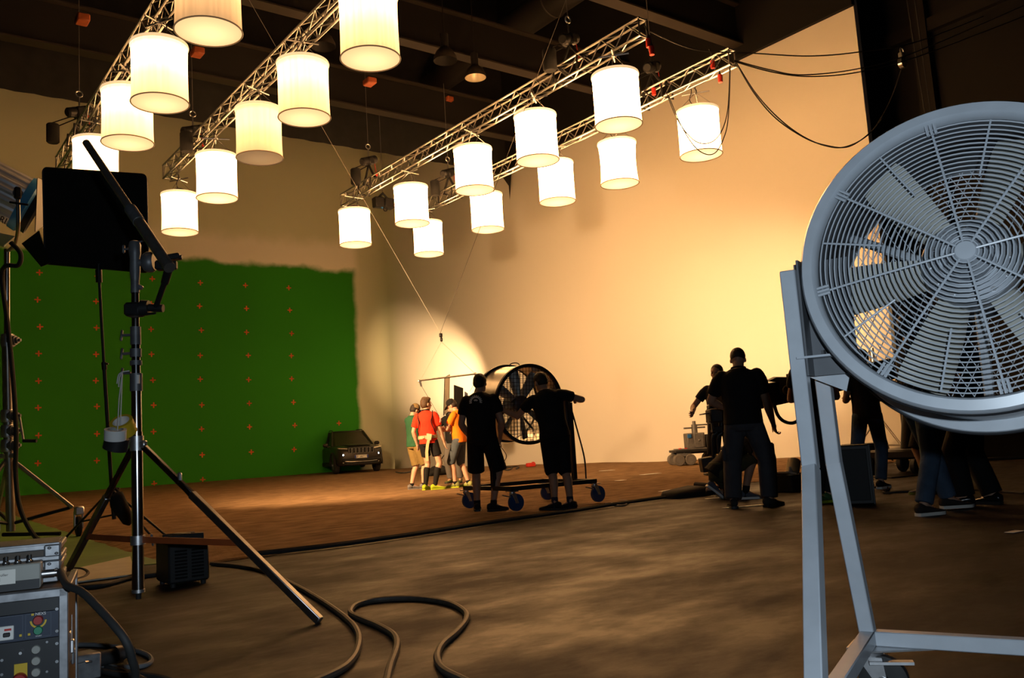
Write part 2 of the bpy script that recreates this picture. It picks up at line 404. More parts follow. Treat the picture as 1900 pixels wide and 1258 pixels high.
# high-bay ceiling lamps (switched off)
MT['reflector'] = mat('lamp_reflector', (.62, .55, .42), .35, .4, var=.05)
for k, (px, py, dep, lab) in enumerate(((882, 140, 21.0, 'pale bell-shaped ceiling lamp showing its reflector between the two truss pairs'), (600, 82, 18.5, 'dark bell-shaped ceiling lamp behind the second truss'), (826, 108, 19.0, 'dark bell-shaped ceiling lamp left of the pale one'))):
    p = P(px, py, dep); o = thing('high_bay_lamp', lab, 'ceiling lamp', p, 0, 'high bay ceiling lamps')
    m = MB(); m.lathe([(.26, -.06), (.25, .02), (.19, .15), (.10, .24), (.07, .26)], 24); m.build('lamp_shade', 'flange', o)
    m = MB(); m.lathe([(.255, -.06), (.235, .02), (.17, .13), (.0, .16)], 24); m.build('reflector', 'reflector' if k == 0 else 'beam', o)
    m = MB(); m.cyl((0, 0, .25), (0, 0, .55), .09, n=14); m.cyl((0, 0, .55), (0, 0, 16.4-p.z), .012, n=6); m.build('housing', 'beam', o)
# ================================================================= trusses and lamps
TX = (3.4, 5.5, 10.05, 12.28)
TN = ('leftmost', 'second from left', 'third from left', 'rightmost')
def truss_parts():
    o = thing('lighting_truss', '', 'truss', (0, 0, 7.2), 0, 'lighting trusses')
    h, L0, L1 = .085, 9.2, 20.1
    for dx in (-h, h):
        for z in (0, .30):
            m = MB(); m.cyl((dx, L0, z), (dx, L1, z), .021, n=8); m.build('chord', 'alu', o)
    m = MB(); n = 36; st = (L1-L0)/n
    for i in range(n):
        a, b_ = L0+i*st, L0+(i+1)*st; q = i % 2
        for dx in (-h, h): m.cyl((dx, a, .30*q), (dx, b_, .30*(1-q)), .010, n=5, caps=False)
        for z in (0, .3): m.cyl((-h if q else h, a, z), (h if q else -h, b_, z), .010, n=5, caps=False)
    for y in (L0+.02, L1-.02):
        for z in (0, .3): m.cyl((-h, y, z), (h, y, z), .016, n=6)
        for dx in (-h, h): m.cyl((dx, y, 0), (dx, y, .3), .016, n=6)
    m.build('lattice_bar', 'alu', o, kind='stuff')
    m = MB(); pts = [(random.uniform(-.05, .05), L0+.3+(L1-L0-.6)*i/24, .03+random.uniform(0, .05)) for i in range(25)]
    m.tube(spline(pts, 3), .011, 5); m.build('cable', 'rubber', o)
    return o
T0 = truss_parts()
ends = ((0, 0), (0, -.4), (0, 0), (0, 0))
for k, x in enumerate(TX):
    o = T0 if k == 0 else dup(T0); o.location = (x, ends[k][1], 7.2)
    o['label'] = ('leftmost of four aluminium lattice trusses carrying white drum lamps', 'second truss from the left, aluminium lattice with five drum lamps', 'third truss from the left, aluminium lattice in the middle of the ceiling', 'rightmost aluminium lattice truss, nearest the white wall')[k]
def silk_mat(name, top, low):
    m = bpy.data.materials.new(name); m.use_nodes = True; nt = m.node_tree; b = nt.nodes['Principled BSDF']
    N = lambda t: nt.nodes.new('ShaderNode'+t); L = nt.links.new
    b.inputs['Base Color'].default_value = (.8, .76, .66, 1); b.inputs['Roughness'].default_value = .8
    tc = N('TexCoord'); sp = N('SeparateXYZ'); L(tc.outputs['Generated'], sp.inputs[0])
    r = N('ValToRGB'); L(sp.outputs['Z'], r.inputs[0]); e = r.color_ramp.elements
    e[0].position = 0; e[0].color = (low, low, low, 1); e[1].position = 1; e[1].color = (.35, .35, .35, 1)
    for p, v in ((.35, .55), (.6, 1.0), (.86, 1.0), (.93, .55)):
        q = e.new(p); q.color = (v, v, v, 1)
    mp = N('Mapping'); mp.inputs['Scale'].default_value = (22, 22, .6); L(tc.outputs['Object'], mp.inputs[0])
    n = N('TexNoise'); n.inputs['Scale'].default_value = 1.0; n.inputs['Detail'].default_value = 3; L(mp.outputs[0], n.inputs[0])
    mr = N('MapRange'); L(n.outputs['Fac'], mr.inputs[0]); mr.inputs[3].default_value = .72; mr.inputs[4].default_value = 1.28
    mu = N('Math'); mu.operation = 'MULTIPLY'; L(r.outputs[0], mu.inputs[0]); L(mr.outputs[0], mu.inputs[1])
    oi = N('ObjectInfo'); sc = N('SeparateColor'); L(oi.outputs['Color'], sc.inputs[0])
    m2 = N('Math'); m2.operation = 'MULTIPLY'; L(mu.outputs[0], m2.inputs[0]); L(sc.outputs[0], m2.inputs[1])
    m3 = N('Math'); m3.operation = 'MULTIPLY'; L(m2.outputs[0], m3.inputs[0]); m3.inputs[1].default_value = top
    b.inputs['Emission Color'].default_value = (1.0, .50, .18, 1); L(m3.outputs[0], b.inputs['Emission Strength'])
    return m
LAMP_L = 46.0
MT['silk'] = silk_mat('lamp_silk', LAMP_L, .28)
MT['silkbot'] = mat('lamp_silk_bottom', (.8, .76, .66), .8)
def silkbot(m, v):
    nt = m.node_tree; b = nt.nodes['Principled BSDF']; N = lambda t: nt.nodes.new('ShaderNode'+t); L = nt.links.new
    tc = N('TexCoord'); ln = N('VectorMath'); ln.operation = 'LENGTH'; L(tc.outputs['Object'], ln.inputs[0])
    r = N('MapRange'); L(ln.outputs['Value'], r.inputs[0]); r.inputs[1].default_value = .1; r.inputs[2].default_value = .4; r.inputs[3].default_value = 1.25*v; r.inputs[4].default_value = .75*v
    oi = N('ObjectInfo'); sc = N('SeparateColor'); L(oi.outputs['Color'], sc.inputs[0])
    mu = N('Math'); mu.operation = 'MULTIPLY'; L(r.outputs[0], mu.inputs[0]); L(sc.outputs[0], mu.inputs[1]); L(mu.outputs[0], b.inputs['Emission Strength'])
    b.inputs['Emission Color'].default_value = (1.0, .60, .27, 1)
silkbot(MT['silkbot'], LAMP_L*.11)
MT['hoop'] = mat('hoop_tape', (.30, .20, .10), .7, var=.2, emit=(1, .6, .28), es=.10)
MT['band'] = mat('lamp_top_band', (.7, .6, .45), .8, var=.1, vscale=30, emit=(1, .66, .34), es=.9)
def lamp_parts(waist):
    o = thing('drum_lamp', '', 'lamp', (0, 0, 5.95), 0, 'white drum lamps')
    R, H = .39, .88; m = MB(); NS = 64; rings = []
    for i in range(15):
        t = i/14; r = R*(1-waist*math.sin(PI*t)**.8) ; ring = []
        for j in range(NS):
            a = 2*PI*j/NS; g = 1+.008*math.sin(a*16+1.3*math.sin(3*a))*math.sin(PI*min(1, t*1.1))
            ring.append((r*g*math.cos(a), r*g*math.sin(a), .012+t*(H-.02)))
        rings.append(ring)
    m.loft(rings, caps=False); m.build('silk_skirt', 'silk', o, smooth=80, clean=False)
    m = MB(); m.lathe([(R-.004, .010), (R*.8, -.012), (R*.5, -.020), (.0, -.024)], 48); m.build('bottom_diffuser', 'silkbot', o, smooth=80)
    m = MB(); m.ring((0, 0, .006), R+.003, .010, 'z', 56, 6); m.build('bottom_hoop', 'hoop', o)
    m = MB(); m.lathe([(R+.006, H-.045), (R+.014, H-.02), (R+.008, H+.004), (R-.02, H+.008)], 56); m.build('top_band', 'band', o)
    m = MB(); m.lathe([(R-.01, H), (R*.6, H+.03), (.12, H+.06), (.10, H+.12), (0, H+.125)], 32); m.build('light_stop_cap', 'black_metal', o)  # unseen black top, added to keep lamp light off the ceiling
    for q in range(3):
        a = .5+q*2*PI/3; m = MB(); m.tube([((R-.02)*math.cos(a), (R-.02)*math.sin(a), H), (.02*math.cos(a), .02*math.sin(a), H+.34)], .006, 5); m.build('chain', 'steel', o)
    m = MB(); m.tube(spline([(.05, .02, H+.1), (.12, .03, H+.22), (.07, .05, H+.38), (.1, .02, H+.5)], 5), .008, 5); m.build('power_cable', 'rubber', o)
    m = MB(); m.box((0, 0, H+.37), (.05, .07, .09), b=.01); m.cyl((-.26, 0, H+.345), (.26, 0, H+.345), .014, n=8); m.cyl((0, -.26, H+.345), (0, .26, H+.345), .014, n=8); m.cyl((0, 0, H+.4), (0, 0, H+.47), .012, n=6); m.build('clamp', 'steel', o)
    return o
L0 = {0: lamp_parts(.028), 1: lamp_parts(.075)}
used = set()
rows = [[(178, 345, 0), (237, 264, 0), (297, 190, 0), (387, 57, 0)],
        [(334, 430, 0), (403, 367, 0), (482, 292, 0), (565, 217, 0), (685, 107, 0)],
        [(656, 453, 0), (765, 414, 0), (881, 352, 0), (998, 297, 0), (1148, 231, 0)],
        [(796, 471, 0), (903, 425, 0), (1032, 373, 0), (1150, 340, 1), (1301, 287, 0)]]
LEVEL = [[.25, .10, .10, .035], [.2, .25, .045, .075, .08], [1, 1.1, 1.15, 1.1, 1.1], [1, 1.1, 1.15, 1.1, 1.1]]
NAMES = ('leftmost truss', 'second truss from the left', 'third truss from the left', 'rightmost truss')
for k, r in enumerate(rows):
    for i, (px, py, w_) in enumerate(r):
        src = L0[w_]
        o = src if w_ not in used else dup(src); used.add(w_)
        p = G(px, py, 5.97); o.location = (min(max(p.x, TX[k]-.17), TX[k]+.36), p.y, 5.95); o.rotation_euler = (0, 0, random.uniform(0, 6.28))
        o['label'] = 'glowing white drum lamp, %s from the far end of the %s' % (ORD[i], NAMES[k])
        if w_: o['label'] = 'glowing drum lamp with a pinched waist, ' + 'fourth from the far end of the rightmost truss'
        if (k, i) == (1, 2): o['label'] = 'dimmer cream drum lamp, third from the far end of the second truss from the left'
        for ch in o.children: ch.color = ((LEVEL[k][i]*1.55 if k < 2 else LEVEL[k][i]) if 'bottom_d' not in ch.name else ((LEVEL[k][i]*1.2 if (k, i) == (1, 2) else max(.28, LEVEL[k][i]*1.6)) if k < 2 else .38), 1, 1, 1)
# chain hoists
def hoist(x, mp, bp, lab, top=10.4):
    pm = PX(*mp, x); pb = PX(*bp, x); pb.x -= .28
    o = thing('chain_hoist', lab, 'hoist', pm, 0, 'chain hoists')
    R = Matrix.Rotation(.35, 3, 'Z') @ Matrix.Rotation(-.25, 3, 'Y')
    a, b_ = R @ Vector((.24, 0, .03)), R @ Vector((-.24, 0, -.03))
    m = MB(); m.cyl(a, b_, .10, n=16); m.cyl(a*1.08, a, .085, .1, n=16, caps=True); m.cyl(b_, b_*1.12, .1, .07, n=16); m.box((0, 0, -.02), (.2, .24, .2), R, .03); m.build('motor', 'black_metal', o)
    m = MB(); m.cyl(a*1.09, a*1.11, .05, n=14); m.build('badge', 'white', o)
    m = MB(); m.tube([(0, 0, .1), (0, 0, .3)], .014, 6); m.ring((0, 0, .36), .06, .014, 'y', 14, 5); m.build('hook', 'steel', o)
    m = MB(); m.cyl((0, 0, .42), (0, 0, top-pm.z), .008, n=5); m.build('chain', 'wire', o)
    v = pb-pm
    m = MB(); m.lathe([(.10, -.20), (.125, -.17), (.125, .18), (.11, .2)], 18, c=v); m.lathe([(0, -.2), (.1, -.2)], 18, c=v); m.build('chain_bag', 'black', o)
    m = MB()
    for s in (-.1, .1): m.tube([v+Vector((s, 0, .18)), (s*.6, 0, -.08)], .012, 5)
    m.build('bag_strap', 'black', o)
    m = MB(); tz = 7.5-pm.z
    for s in (-.32, .32): m.tube([(0, 0, -.1), (.0, s*.5, (tz-.1)*.6), (0, s, tz-.05)], .03, 6); m.tube([(-.14, s, tz-.05), (-.16, s, tz-.3), (.16, s, tz-.3), (.14, s, tz-.05), (0, s, tz-.02)], .022, 6)
    m.build('sling', 'black', o)
    m = MB(); m.tube([(.16, 0, -.05), (.2, 0, -.3)], .008, 5); m.box((.2, 0, -.33), (.05, .05, .09), b=.01); m.build('limit_plug', 'red', o)
    return o
hoist(3.4, (147, 207), (126, 252), 'black chain hoist with bag at the far end of the leftmost truss')
hoist(5.5, (358, 242), (372, 268), 'black chain hoist at the far end of the second truss from the left')
hoist(10.05, (684, 298), (679, 331), 'black chain hoist with bag at the far end of the third truss')
hoist(12.3, (832, 320), (824, 352), 'black chain hoist with bag at the far end of the rightmost truss')
hoist(10.05, (1056, 72), (1042, 118), 'black chain hoist at the camera end of the third truss', 12)
hoist(12.3, (1210, 124), (1196, 168), 'black chain hoist at the camera end of the rightmost truss', 12)
for k, (px, py, y_) in enumerate(((686, 152, 17.05), (832, 185, 21.2), (153, 36, 17.05), (366, 97, 17.05))):
    p = PY(px, py, y_); m = MB(); m.box((0, 0, 0), (.22, .3, .14), b=.02); m.M = Matrix.Identity(4)
    m.v = [v+p for v in m.v]; m.solo('beam_clamp', mat('clamp_orange', (.32, .07, .02), .6, var=.2), ('orange beam clamp on the roof beam above the third truss far end', 'orange beam clamp on the roof beam above the rightmost truss', 'rusty beam clamp above the far end of the leftmost truss', 'red beam clamp behind the largest drum lamp')[k], 'clamp', 'beam clamps')
# red cable connectors at the camera ends of the trusses
for k, (px, py, x) in enumerate(((1203, 78, 10.05), (1209, 92, 10.05), (1213, 168, 12.3), (1322, 118, 12.3), (1336, 144, 12.3))):
    p = PX(px, py, x); o = thing('cable_connector', 'red cable connector hanging at the camera end of the %s, %s' % (('third truss', 'third truss', 'rightmost truss', 'rightmost truss', 'rightmost truss')[k], ('upper', 'lower', 'below the hoist bag', 'inside the lattice', 'under the lattice')[k]), 'connector', p, 0, 'red connectors')
    m = MB(); m.cyl((0, 0, -.09), (0, 0, .05), .04, .045, n=10); m.build('plug_body', 'red', o)
    m = MB(); m.cyl((0, 0, .05), (0, 0, .1), .03, .015, n=8); m.tube(spline([(0, 0, .1), (.02, .02, .2), (0, .05, .3)], 4), .012, 5); m.build('cable', 'rubber', o)
# small black lamp hanging on a wire
p = P(711, 377, 26.0); o = thing('hanging_speaker', 'small black winged unit hanging on a wire beside the third truss', 'speaker', p); o.scale = (1.27, 1.27, 1.27)
for s in (-1, 1):
    m = MB(); m.box((s*.13, 0, 0), (.24, .2, .24), Matrix.Rotation(s*.05, 3, 'Y'), .02); m.build('wing', 'black_plastic', o)
m = MB(); m.tube([(-.12, 0, .12), (0, 0, .24), (.12, 0, .12)], .03, 6); m.ring((.02, -.05, -.15), .05, .015, 'y', 12, 5); m.build('bracket', 'black', o)
m = MB(); m.cyl((0, 0, .24), (0, 0, (16.45-p.z)/1.27), .006, n=5); m.build('wire', 'wire', o)
m = MB(); m.sph((-.07, -.06, -.13), .03); m.build('blue_knob', mat('blue_plastic', (.02, .12, .35), .4, var=.05), o)
# slack cables from the truss ends to the dark wall
CB = [([PX(1205, 58, 10.05), P(1290, 92, 15), P(1400, 99, 15.5), P(1500, 104, 16.3), P(1590, 97, 17), P(1700, 78, 18), P(1850, 20, 19)], 'topmost slack black cable crossing the white wall to the right'),
      ([PX(1362, 112, 12.3), P(1430, 130, 16), P(1490, 139, 16.5), P(1590, 128, 17), P(1690, 100, 17.4), P(1900, 10, 18)], 'upper of the two middle slack cables crossing the white wall'),
      ([PX(1362, 114, 12.3), P(1430, 133, 15.8), P(1500, 142, 16.2), P(1592, 134, 16.8), P(1700, 106, 17.4), P(1900, 30, 18)], 'lower of the two middle slack cables crossing the white wall'),
      ([PX(1366, 116, 12.3), P(1400, 170, 15.6), P(1440, 215, 15.9), P(1485, 250, 16.1), P(1530, 270, 16.4), P(1570, 272, 16.6), P(1615, 246, 17), P(1650, 190, 17.3), P(1672, 130, 17.5)], 'deepest hanging cable looping across the white wall to a pulley'),
      ([PX(1366, 117, 12.3), P(1400, 174, 15.5), P(1440, 220, 15.8), P(1490, 254, 16), P(1530, 269, 16.3), P(1575, 272, 16.5), P(1617, 244, 16.9), P(1640, 215, 17.2)], 'second deep hanging cable beside the looping one'),
      ([PX(1236, 170, 12.25), P(1256, 220, 15.0), P(1285, 258, 14.9), P(1312, 266, 14.9), P(1335, 250, 15), P(1350, 205, 15.2), PX(1354, 120, 12.25)], 'thin cable loop hanging in front of the rightmost drum lamp'),
      ([PX(1240, 176, 12.25), P(1265, 235, 14.9), P(1295, 278, 14.8), P(1325, 285, 14.8), P(1345, 250, 14.9), P(1352, 205, 15.1), PX(1355, 122, 12.25)], 'lower thin cable loop hanging in front of the rightmost drum lamp')]
for pts, lab in CB:
    m = MB(); m.tube(spline(pts, 8), .012 if 'thin' not in lab else .009, 5); m.solo('hanging_cable', 'rubber', lab, 'cable', 'hanging cables')
# ropes and pulley on the dark wall
o = thing('pulley_block', 'small metal pulley hanging on the dark wall above the grey fan', 'pulley', P(1674, 117, 17.4), 0)
m = MB(); m.cyl((0, -.04, 0), (0, .04, 0), .11, n=16); m.box((0, 0, .1), (.09, .1, .25), b=.02); m.build('sheave', 'steel', o)
m = MB(); m.ring((.05, 0, .26), .07, .015, 'y', 12, 5); m.build('shackle', 'steel', o)
for k, (a, b_) in enumerate((((1692, 60), (1716, 210)), ((1700, 20), (1726, 205)))):
    m = MB(); q_ = P(a[0], a[1], 18.2); q2 = P(b_[0], b_[1], 17.9); t_ = q2+(q2-q_)*(q2.z/(q_.z-q2.z)); q0 = q_+(q_-q2)*((16.3-q_.z)/(q_.z-q2.z)); m.cyl(q0, t_, .013, n=5); m.solo('rope', 'rubber', ('left of two ropes hanging on the dark wall above the fan', 'right of two ropes hanging on the dark wall above the fan')[k], 'rope', 'ropes on the dark wall')
# ================================================================= tape crosses on the green wall
MT['tape'] = mat('orange_tape', (.75, .12, .02), .6, var=.1)
m = MB(); m.box((0, 0, 0), (.20, .006, .045)); m.box((0, 0, 0), (.045, .006, .20)); xme = m.mesh('tape_cross', 'tape')
cols = (4.98, 6.81, 8.70, 10.47, 12.30, 14.10)
for c_, x in enumerate(cols):
    for r_ in range(9):
        if r_ == 8 and c_ not in (2, 3): continue
        o = bpy.data.objects.new('tape_cross', xme); C.objects.link(o)
        o.location = (x+random.uniform(-.05, .05), YW-.004, 7.69-.94*r_+random.uniform(-.02, .02)); o.rotation_euler = (0, random.uniform(-.08, .08), 0)
        tag(o, 'orange tape cross on the green wall, %s row down, %s column from left' % (ORD[r_], ORD[c_]), 'tape mark', 'orange tracking crosses')
o = bpy.data.objects.new('tape_cross', xme); C.objects.link(o); o.location = (16.08, YW-.004, 2.08); tag(o, 'lone orange tape cross on the green wall right above the car', 'tape mark', 'orange tracking crosses')
# ================================================================= grey drum fan in the right foreground
MT['fanpaint'] = mat('grey_blue_enamel', (.42, .45, .49), .34, .0, var=.05, vscale=14, spec=.5)
MT['fandark'] = mat('fan_inside', (.10, .105, .115), .5, .2, var=.1, vscale=8)
MT['blade'] = mat('fan_blade_cream', (.36, .35, .31), .5, var=.08, vscale=10)
MT['seal'] = mat('black_seal', (.015, .015, .017), .6)
FH = P(1793, 470, 2.25); FA = math.atan2(-.934, .356)
FM = Matrix.Translation(FH) @ Matrix.Rotation(FA, 4, 'Z')      # local x right, y away from camera, z up
fan = thing('drum_fan', 'large grey steel drum fan with wire guard on a wheeled frame in the right foreground', 'fan', (FH.x, FH.y, 0), FA)
fz = FH.z
def fb(): return MB(Matrix.Translation((0, 0, fz)) @ Matrix.Rotation(math.radians(-9), 4, 'X'))
# front flange (rolled lip), drum, rear flange
m = fb(); m.lathe([(.376, -.012), (.380, .012), (.386, .020), (.412, .016), (.419, .004), (.419, -.010), (.412, -.02), (.376, -.02)], 96, 'y', close=True)
front = m.build('front_flange', 'fanpaint', fan)
m = fb(); m.ring((0, .016, 0), .4175, .0055, 'y', 120, 6); m.build('front_seal', 'seal', front)
m = fb(); m.lathe([(.377, -.01), (.377, -.36), (.384, -.36), (.384, -.01)], 96, 'y', close=True); drum = m.build('drum', ['fanpaint'], fan)
m = fb(); m.lathe([(.374, -.012), (.374, -.35)], 96, 'y'); m.build('drum_lining', 'fandark', drum)
m = fb(); m.lathe([(.376, -.345), (.415, -.345), (.419, -.352), (.419, -.372), (.412, -.378), (.376, -.378)], 96, 'y', close=True); rear = m.build('rear_flange', 'fanpaint', fan)
m = fb(); m.ring((0, .352, 0), .4205, .0045, 'y', 120, 6); m.build('rear_seal', 'seal', rear)
# wire guard: rings, spokes, centre cap, clips
NR = 27
for q in range(NR):
    r = .031+(.366-.031)*q/(NR-1); dome = -.012+.022*(r/.37)**2-.008
    m = fb(); m.ring((0, dome, 0), r, .0021, 'y', max(24, int(r*260)), 6); m.build('guard_ring', 'fanpaint', fan)
for q in range(8):
    a = math.radians(98+45*q); c_, s_ = math.cos(a), math.sin(a)
    pts = [(t*c_, -.012+.022*(t/.37)**2-.0115, t*s_) for t in (.02, .1, .2, .3, .374)]
    m = fb(); m.tube(pts, .0032, 6); sp = m.build('guard_spoke', 'fanpaint', fan)
    m = fb(); n_ = Vector((-s_, 0, c_))
    for d_ in (-.010, 0, .010):
        for rr in ((.345, .378),):
            m.cyl(Vector((rr[0]*c_, -.014, rr[0]*s_))+n_*d_, Vector((rr[1]*c_, -.012, rr[1]*s_))+n_*d_, .0042, n=6)
    m.build('clip', 'fanpaint', sp)
    a2 = a+math.radians(22.5); c2, s2 = math.cos(a2), math.sin(a2)
    m = fb(); m.tube([(t*c2, -.012+.022*(t/.37)**2-.0115, t*s2) for t in (.205, .29, .366)], .0028, 6); m.build('guard_spoke', 'fanpaint', fan)
m = fb(); m.lathe([(0, .030), (.024, .028), (.029, .022), (.029, .012), (0, .012)], 32, 'y'); m.build('guard_cap', 'fanpaint', fan)
# blades, hub, motor, struts
hubo = None
m = fb(); m.lathe([(0, -.055), (.05, -.055), (.055, -.065), (.115, -.070), (.120, -.078), (.120, -.15), (0, -.15)], 48, 'y'); hubo = m.build('hub', mat('hub_metal', (.30, .32, .35), .35, .5, var=.1), fan)
m = fb()
for q in range(12):
    a = 2*PI*q/12; m.cyl((.098*math.cos(a), .062, .098*math.sin(a)), (.098*math.cos(a), .072, .098*math.sin(a)), .007, n=6)
m.build('hub_bolt', 'steel', hubo, kind='stuff')
m = fb(); m.ring((0, .062, 0), .068, .006, 'y', 40, 6); m.build('hub_ridge', 'fanpaint', hubo)
m = fb(); m.lathe([(0, -.15), (.09, -.15), (.095, -.16), (.095, -.33), (.07, -.35), (0, -.35)], 32, 'y'); m.build('motor', 'fandark', fan)
for q in range(6):
    a = math.radians(185+60*q); u = Vector((math.cos(a), 0, math.sin(a))); t_ = Vector((-math.sin(a), 0, math.cos(a))); d_ = Vector((0, 1, 0))
    rows_ = []
    for r, wd, tw in ((.112, .070, .62), (.18, .090, .55), (.26, .103, .46), (.33, .110, .38), (.358, .100, .34)):
        ring = []
        for s in range(-4, 5):
            e_ = s/4*wd*.62; c_ = (1-(s/4)**2)*.012
            ring.append(u*r+t_*(e_*math.cos(tw))+d_*(.105+e_*math.sin(tw)-c_))
        ring += [v+d_*.006 for v in ring[::-1]]
        rows_.append(ring)
    m = fb(); m.loft(rows_); m.build('blade', 'blade', fan, smooth=50)
for q, (a, r1) in enumerate(((150, .374), (30, .374), (270, .374))):
    a = math.radians(a); u = Vector((math.cos(a), 0, math.sin(a))); m = fb(); m.tube([u*.09+Vector((0, .24, 0)), u*r1+Vector((0, .26, 0))], .014, 8); m.build('motor_strut', 'fanpaint', fan)
# rear expanded-metal mesh
m = fb(); R_ = .376
for sgn in (1, -1):
    for q in range(-15, 16):
        o_ = q*.0265; ang = math.radians(62*sgn); dx, dz = math.cos(ang), math.sin(ang); nx, nz = -dz, dx
        if abs(o_) >= R_: continue
        h_ = math.sqrt(R_*R_-o_*o_); a = (nx*o_-dx*h_, .362, nz*o_-dz*h_); b_ = (nx*o_+dx*h_, .362, nz*o_+dz*h_)
        m.cyl(a, b_, .0016, n=4, caps=False)
m.build('rear_mesh', 'fanpaint', fan, kind='stuff')
# stand: A-frames left and right, gusset brackets, base bars, casters
inv = (Matrix.Translation((FH.x, FH.y, 0)) @ Matrix.Rotation(FA, 4, 'Z')).inverted()
LL = lambda p: inv @ p
fl = [LL(P(1463, 502, 2.50)), LL(P(1505, 872, 2.50)), LL(G(1516, 1330, .185))]
rl = [LL(P(1526, 690, 2.64)), LL(P(1548, 862, 2.64)), LL(G(1612, 1182, .185))]
MT['leg'] = MT['fanpaint']
def sqtube(m, a, b, w_):
    a, b = Vector(a), Vector(b); y = (b-a).normalized(); x = y.cross(Vector((0, 1, 0))); x = x.normalized() if x.length > .2 else Vector((1, 0, 0)); z = x.cross(y)
    R = Matrix((x, y, z)).transposed(); m.box((a+b)/2, (w_, (b-a).length, w_), R, .003)
mir = lambda p: Vector((-p.x, p.y, p.z))
for side in (1, -1):
    f_ = fl if side == 1 else [mir(p) for p in fl]; r_ = rl if side == 1 else [mir(p) for p in rl]
    for pts, nm in ((f_, 'leg'), (r_, 'leg')):
        m = MB(); sqtube(m, pts[0], pts[1], .043); sqtube(m, pts[1]+(pts[0]-pts[1]).normalized()*.008, pts[2], .043); m.build(nm, 'fanpaint', fan)
    m = MB(); sqtube(m, f_[2], r_[2], .042); m.build('base_bar', 'fanpaint', fan)
    # gusset: vertical plate plus horizontal shelf bracket between leg and drum
    m = MB(); s = side; xo = f_[0].x; zt = f_[0].z
    m.box((xo+s*.075, .075, zt-.14), (.15, .008, .33)); m.box((xo+s*.026, .04, zt-.14), (.006, .07, .33)); m.build('gusset_plate', 'fandark', fan)
    zs = LL(P(1515, 664, 2.50)).z
    m = MB(); m.box((xo+s*.065, .07, zs), (.13, .14, .006)); m.prism([(0, 0), (s*.13, 0), (s*.10, -.10), (0, -.05)] if s == 1 else [(0, 0), (0, -.05), (s*.10, -.10), (s*.13, 0)], .006, Matrix.Translation((xo+s*.0, .13, zs)) @ Matrix.Rotation(PI/2, 4, 'X')); m.build('shelf_bracket', 'fanpaint', fan)
    m = MB(); m.cyl((xo+s*.06, .07, zs), (xo+s*.06, .07, zs+.02), .008, n=6); m.cyl((xo+s*.075, .1, zs), (xo+s*.075, .1, zs+.02), .008, n=6); m.build('bolt', 'steel', fan)
    for p in (r_[2], f_[2]):
        c_ = MB(); px_, py_, pz_ = p.x+s*.0, p.y, p.z-.021
        c_.box((px_, py_, pz_-.004), (.11, .11, .007)); c_.lathe([(.03, -.03), (.038, -.02), (.038, -.008)], 16, c=(px_, py_, pz_)); 
        for e_ in (-.024, .024): c_.add([(px_-.035, py_+e_, pz_-.03), (px_+.035, py_+e_, pz_-.03), (px_+.045, py_+e_, pz_-.11), (px_+.015, py_+e_, pz_-.11), (px_-.035, py_+e_*1.15, pz_-.03), (px_+.035, py_+e_*1.15, pz_-.03), (px_+.045, py_+e_*1.15, pz_-.11), (px_+.015, py_+e_*1.15, pz_-.11)], [(0, 1, 2, 3), (7, 6, 5, 4), (0, 4, 5, 1), (1, 5, 6, 2), (2, 6, 7, 3), (3, 7, 4, 0)])
        k_ = c_.build('caster_fork', 'zinc', fan)
        w_ = MB(); rw = min(.055, (pz_-.05)/1.5 if pz_ > .1 else .055); rw = max(.03, (pz_-.0)/2*.9) if pz_ < .14 else .068
        cz_ = rw
        w_.lathe([(.018, -.02), (rw*.8, -.02), (rw, -.014), (rw, .014), (rw*.8, .02), (.018, .02)], 32, 'y', c=(px_+.03, py_, cz_)); ww = w_.build('caster_wheel', 'rubber', k_)
        w_ = MB(); w_.cyl((px_+.03, py_-.03, cz_), (px_+.03, py_+.03, cz_), .014, n=10); w_.build('axle', 'steel', k_)
        w_ = MB(); w_.box((px_+.06, py_-.03, pz_-.04), (.12, .03, .008), Matrix.Rotation(.3, 3, 'Z')); w_.build('brake_lever', 'zinc', k_)
m = MB(); sqtube(m, rl[2]+Vector((.02, 0, 0)), mir(rl[2])-Vector((.02, 0, 0)), .042); m.build('base_bar', 'fanpaint', fan)
m = MB(); q = rl[2]; m.prism([(0, 0), (.16, 0), (.03, -.07), (0, -.09)], .005, Matrix.Translation((q.x+.015, q.y, q.z-.026))); m.build('corner_plate', 'zinc', fan)
# ================================================================= flight cases with control panel, bottom left
MT['caseply'] = mat('case_brown_ply', (.055, .036, .022), .55, var=.3, vscale=9)
MT['casealu'] = mat('case_aluminium', (.26, .265, .28), .45, .6, var=.25, vscale=25)
MT['panelblk'] = mat('panel_black', (.016, .017, .020), .5, var=.15)
MT['panelblu'] = mat('panel_blue', (.018, .028, .055), .5, var=.1)
MT['yellow'] = mat('yellow_paint', (.62, .42, .02), .5, var=.06)
MT['btnred'] = mat('button_red', (.38, .02, .02), .4)
MT['btngreen'] = mat('button_green', (.03, .26, .14), .4)
MT['grey'] = mat('grey_plastic', (.33, .33, .30), .5, var=.05)
CY = math.radians(-36.0)          # case yaw: its front looks at the camera
cr = P(126, 1090, 2.62)           # top right front corner of the lower case
case = thing('control_flight_case', 'open road case with blue and black button panel at the bottom left corner', 'flight case', (cr.x, cr.y, 0), CY+math.radians(90-36-13))
ca = case.rotation_euler[2]
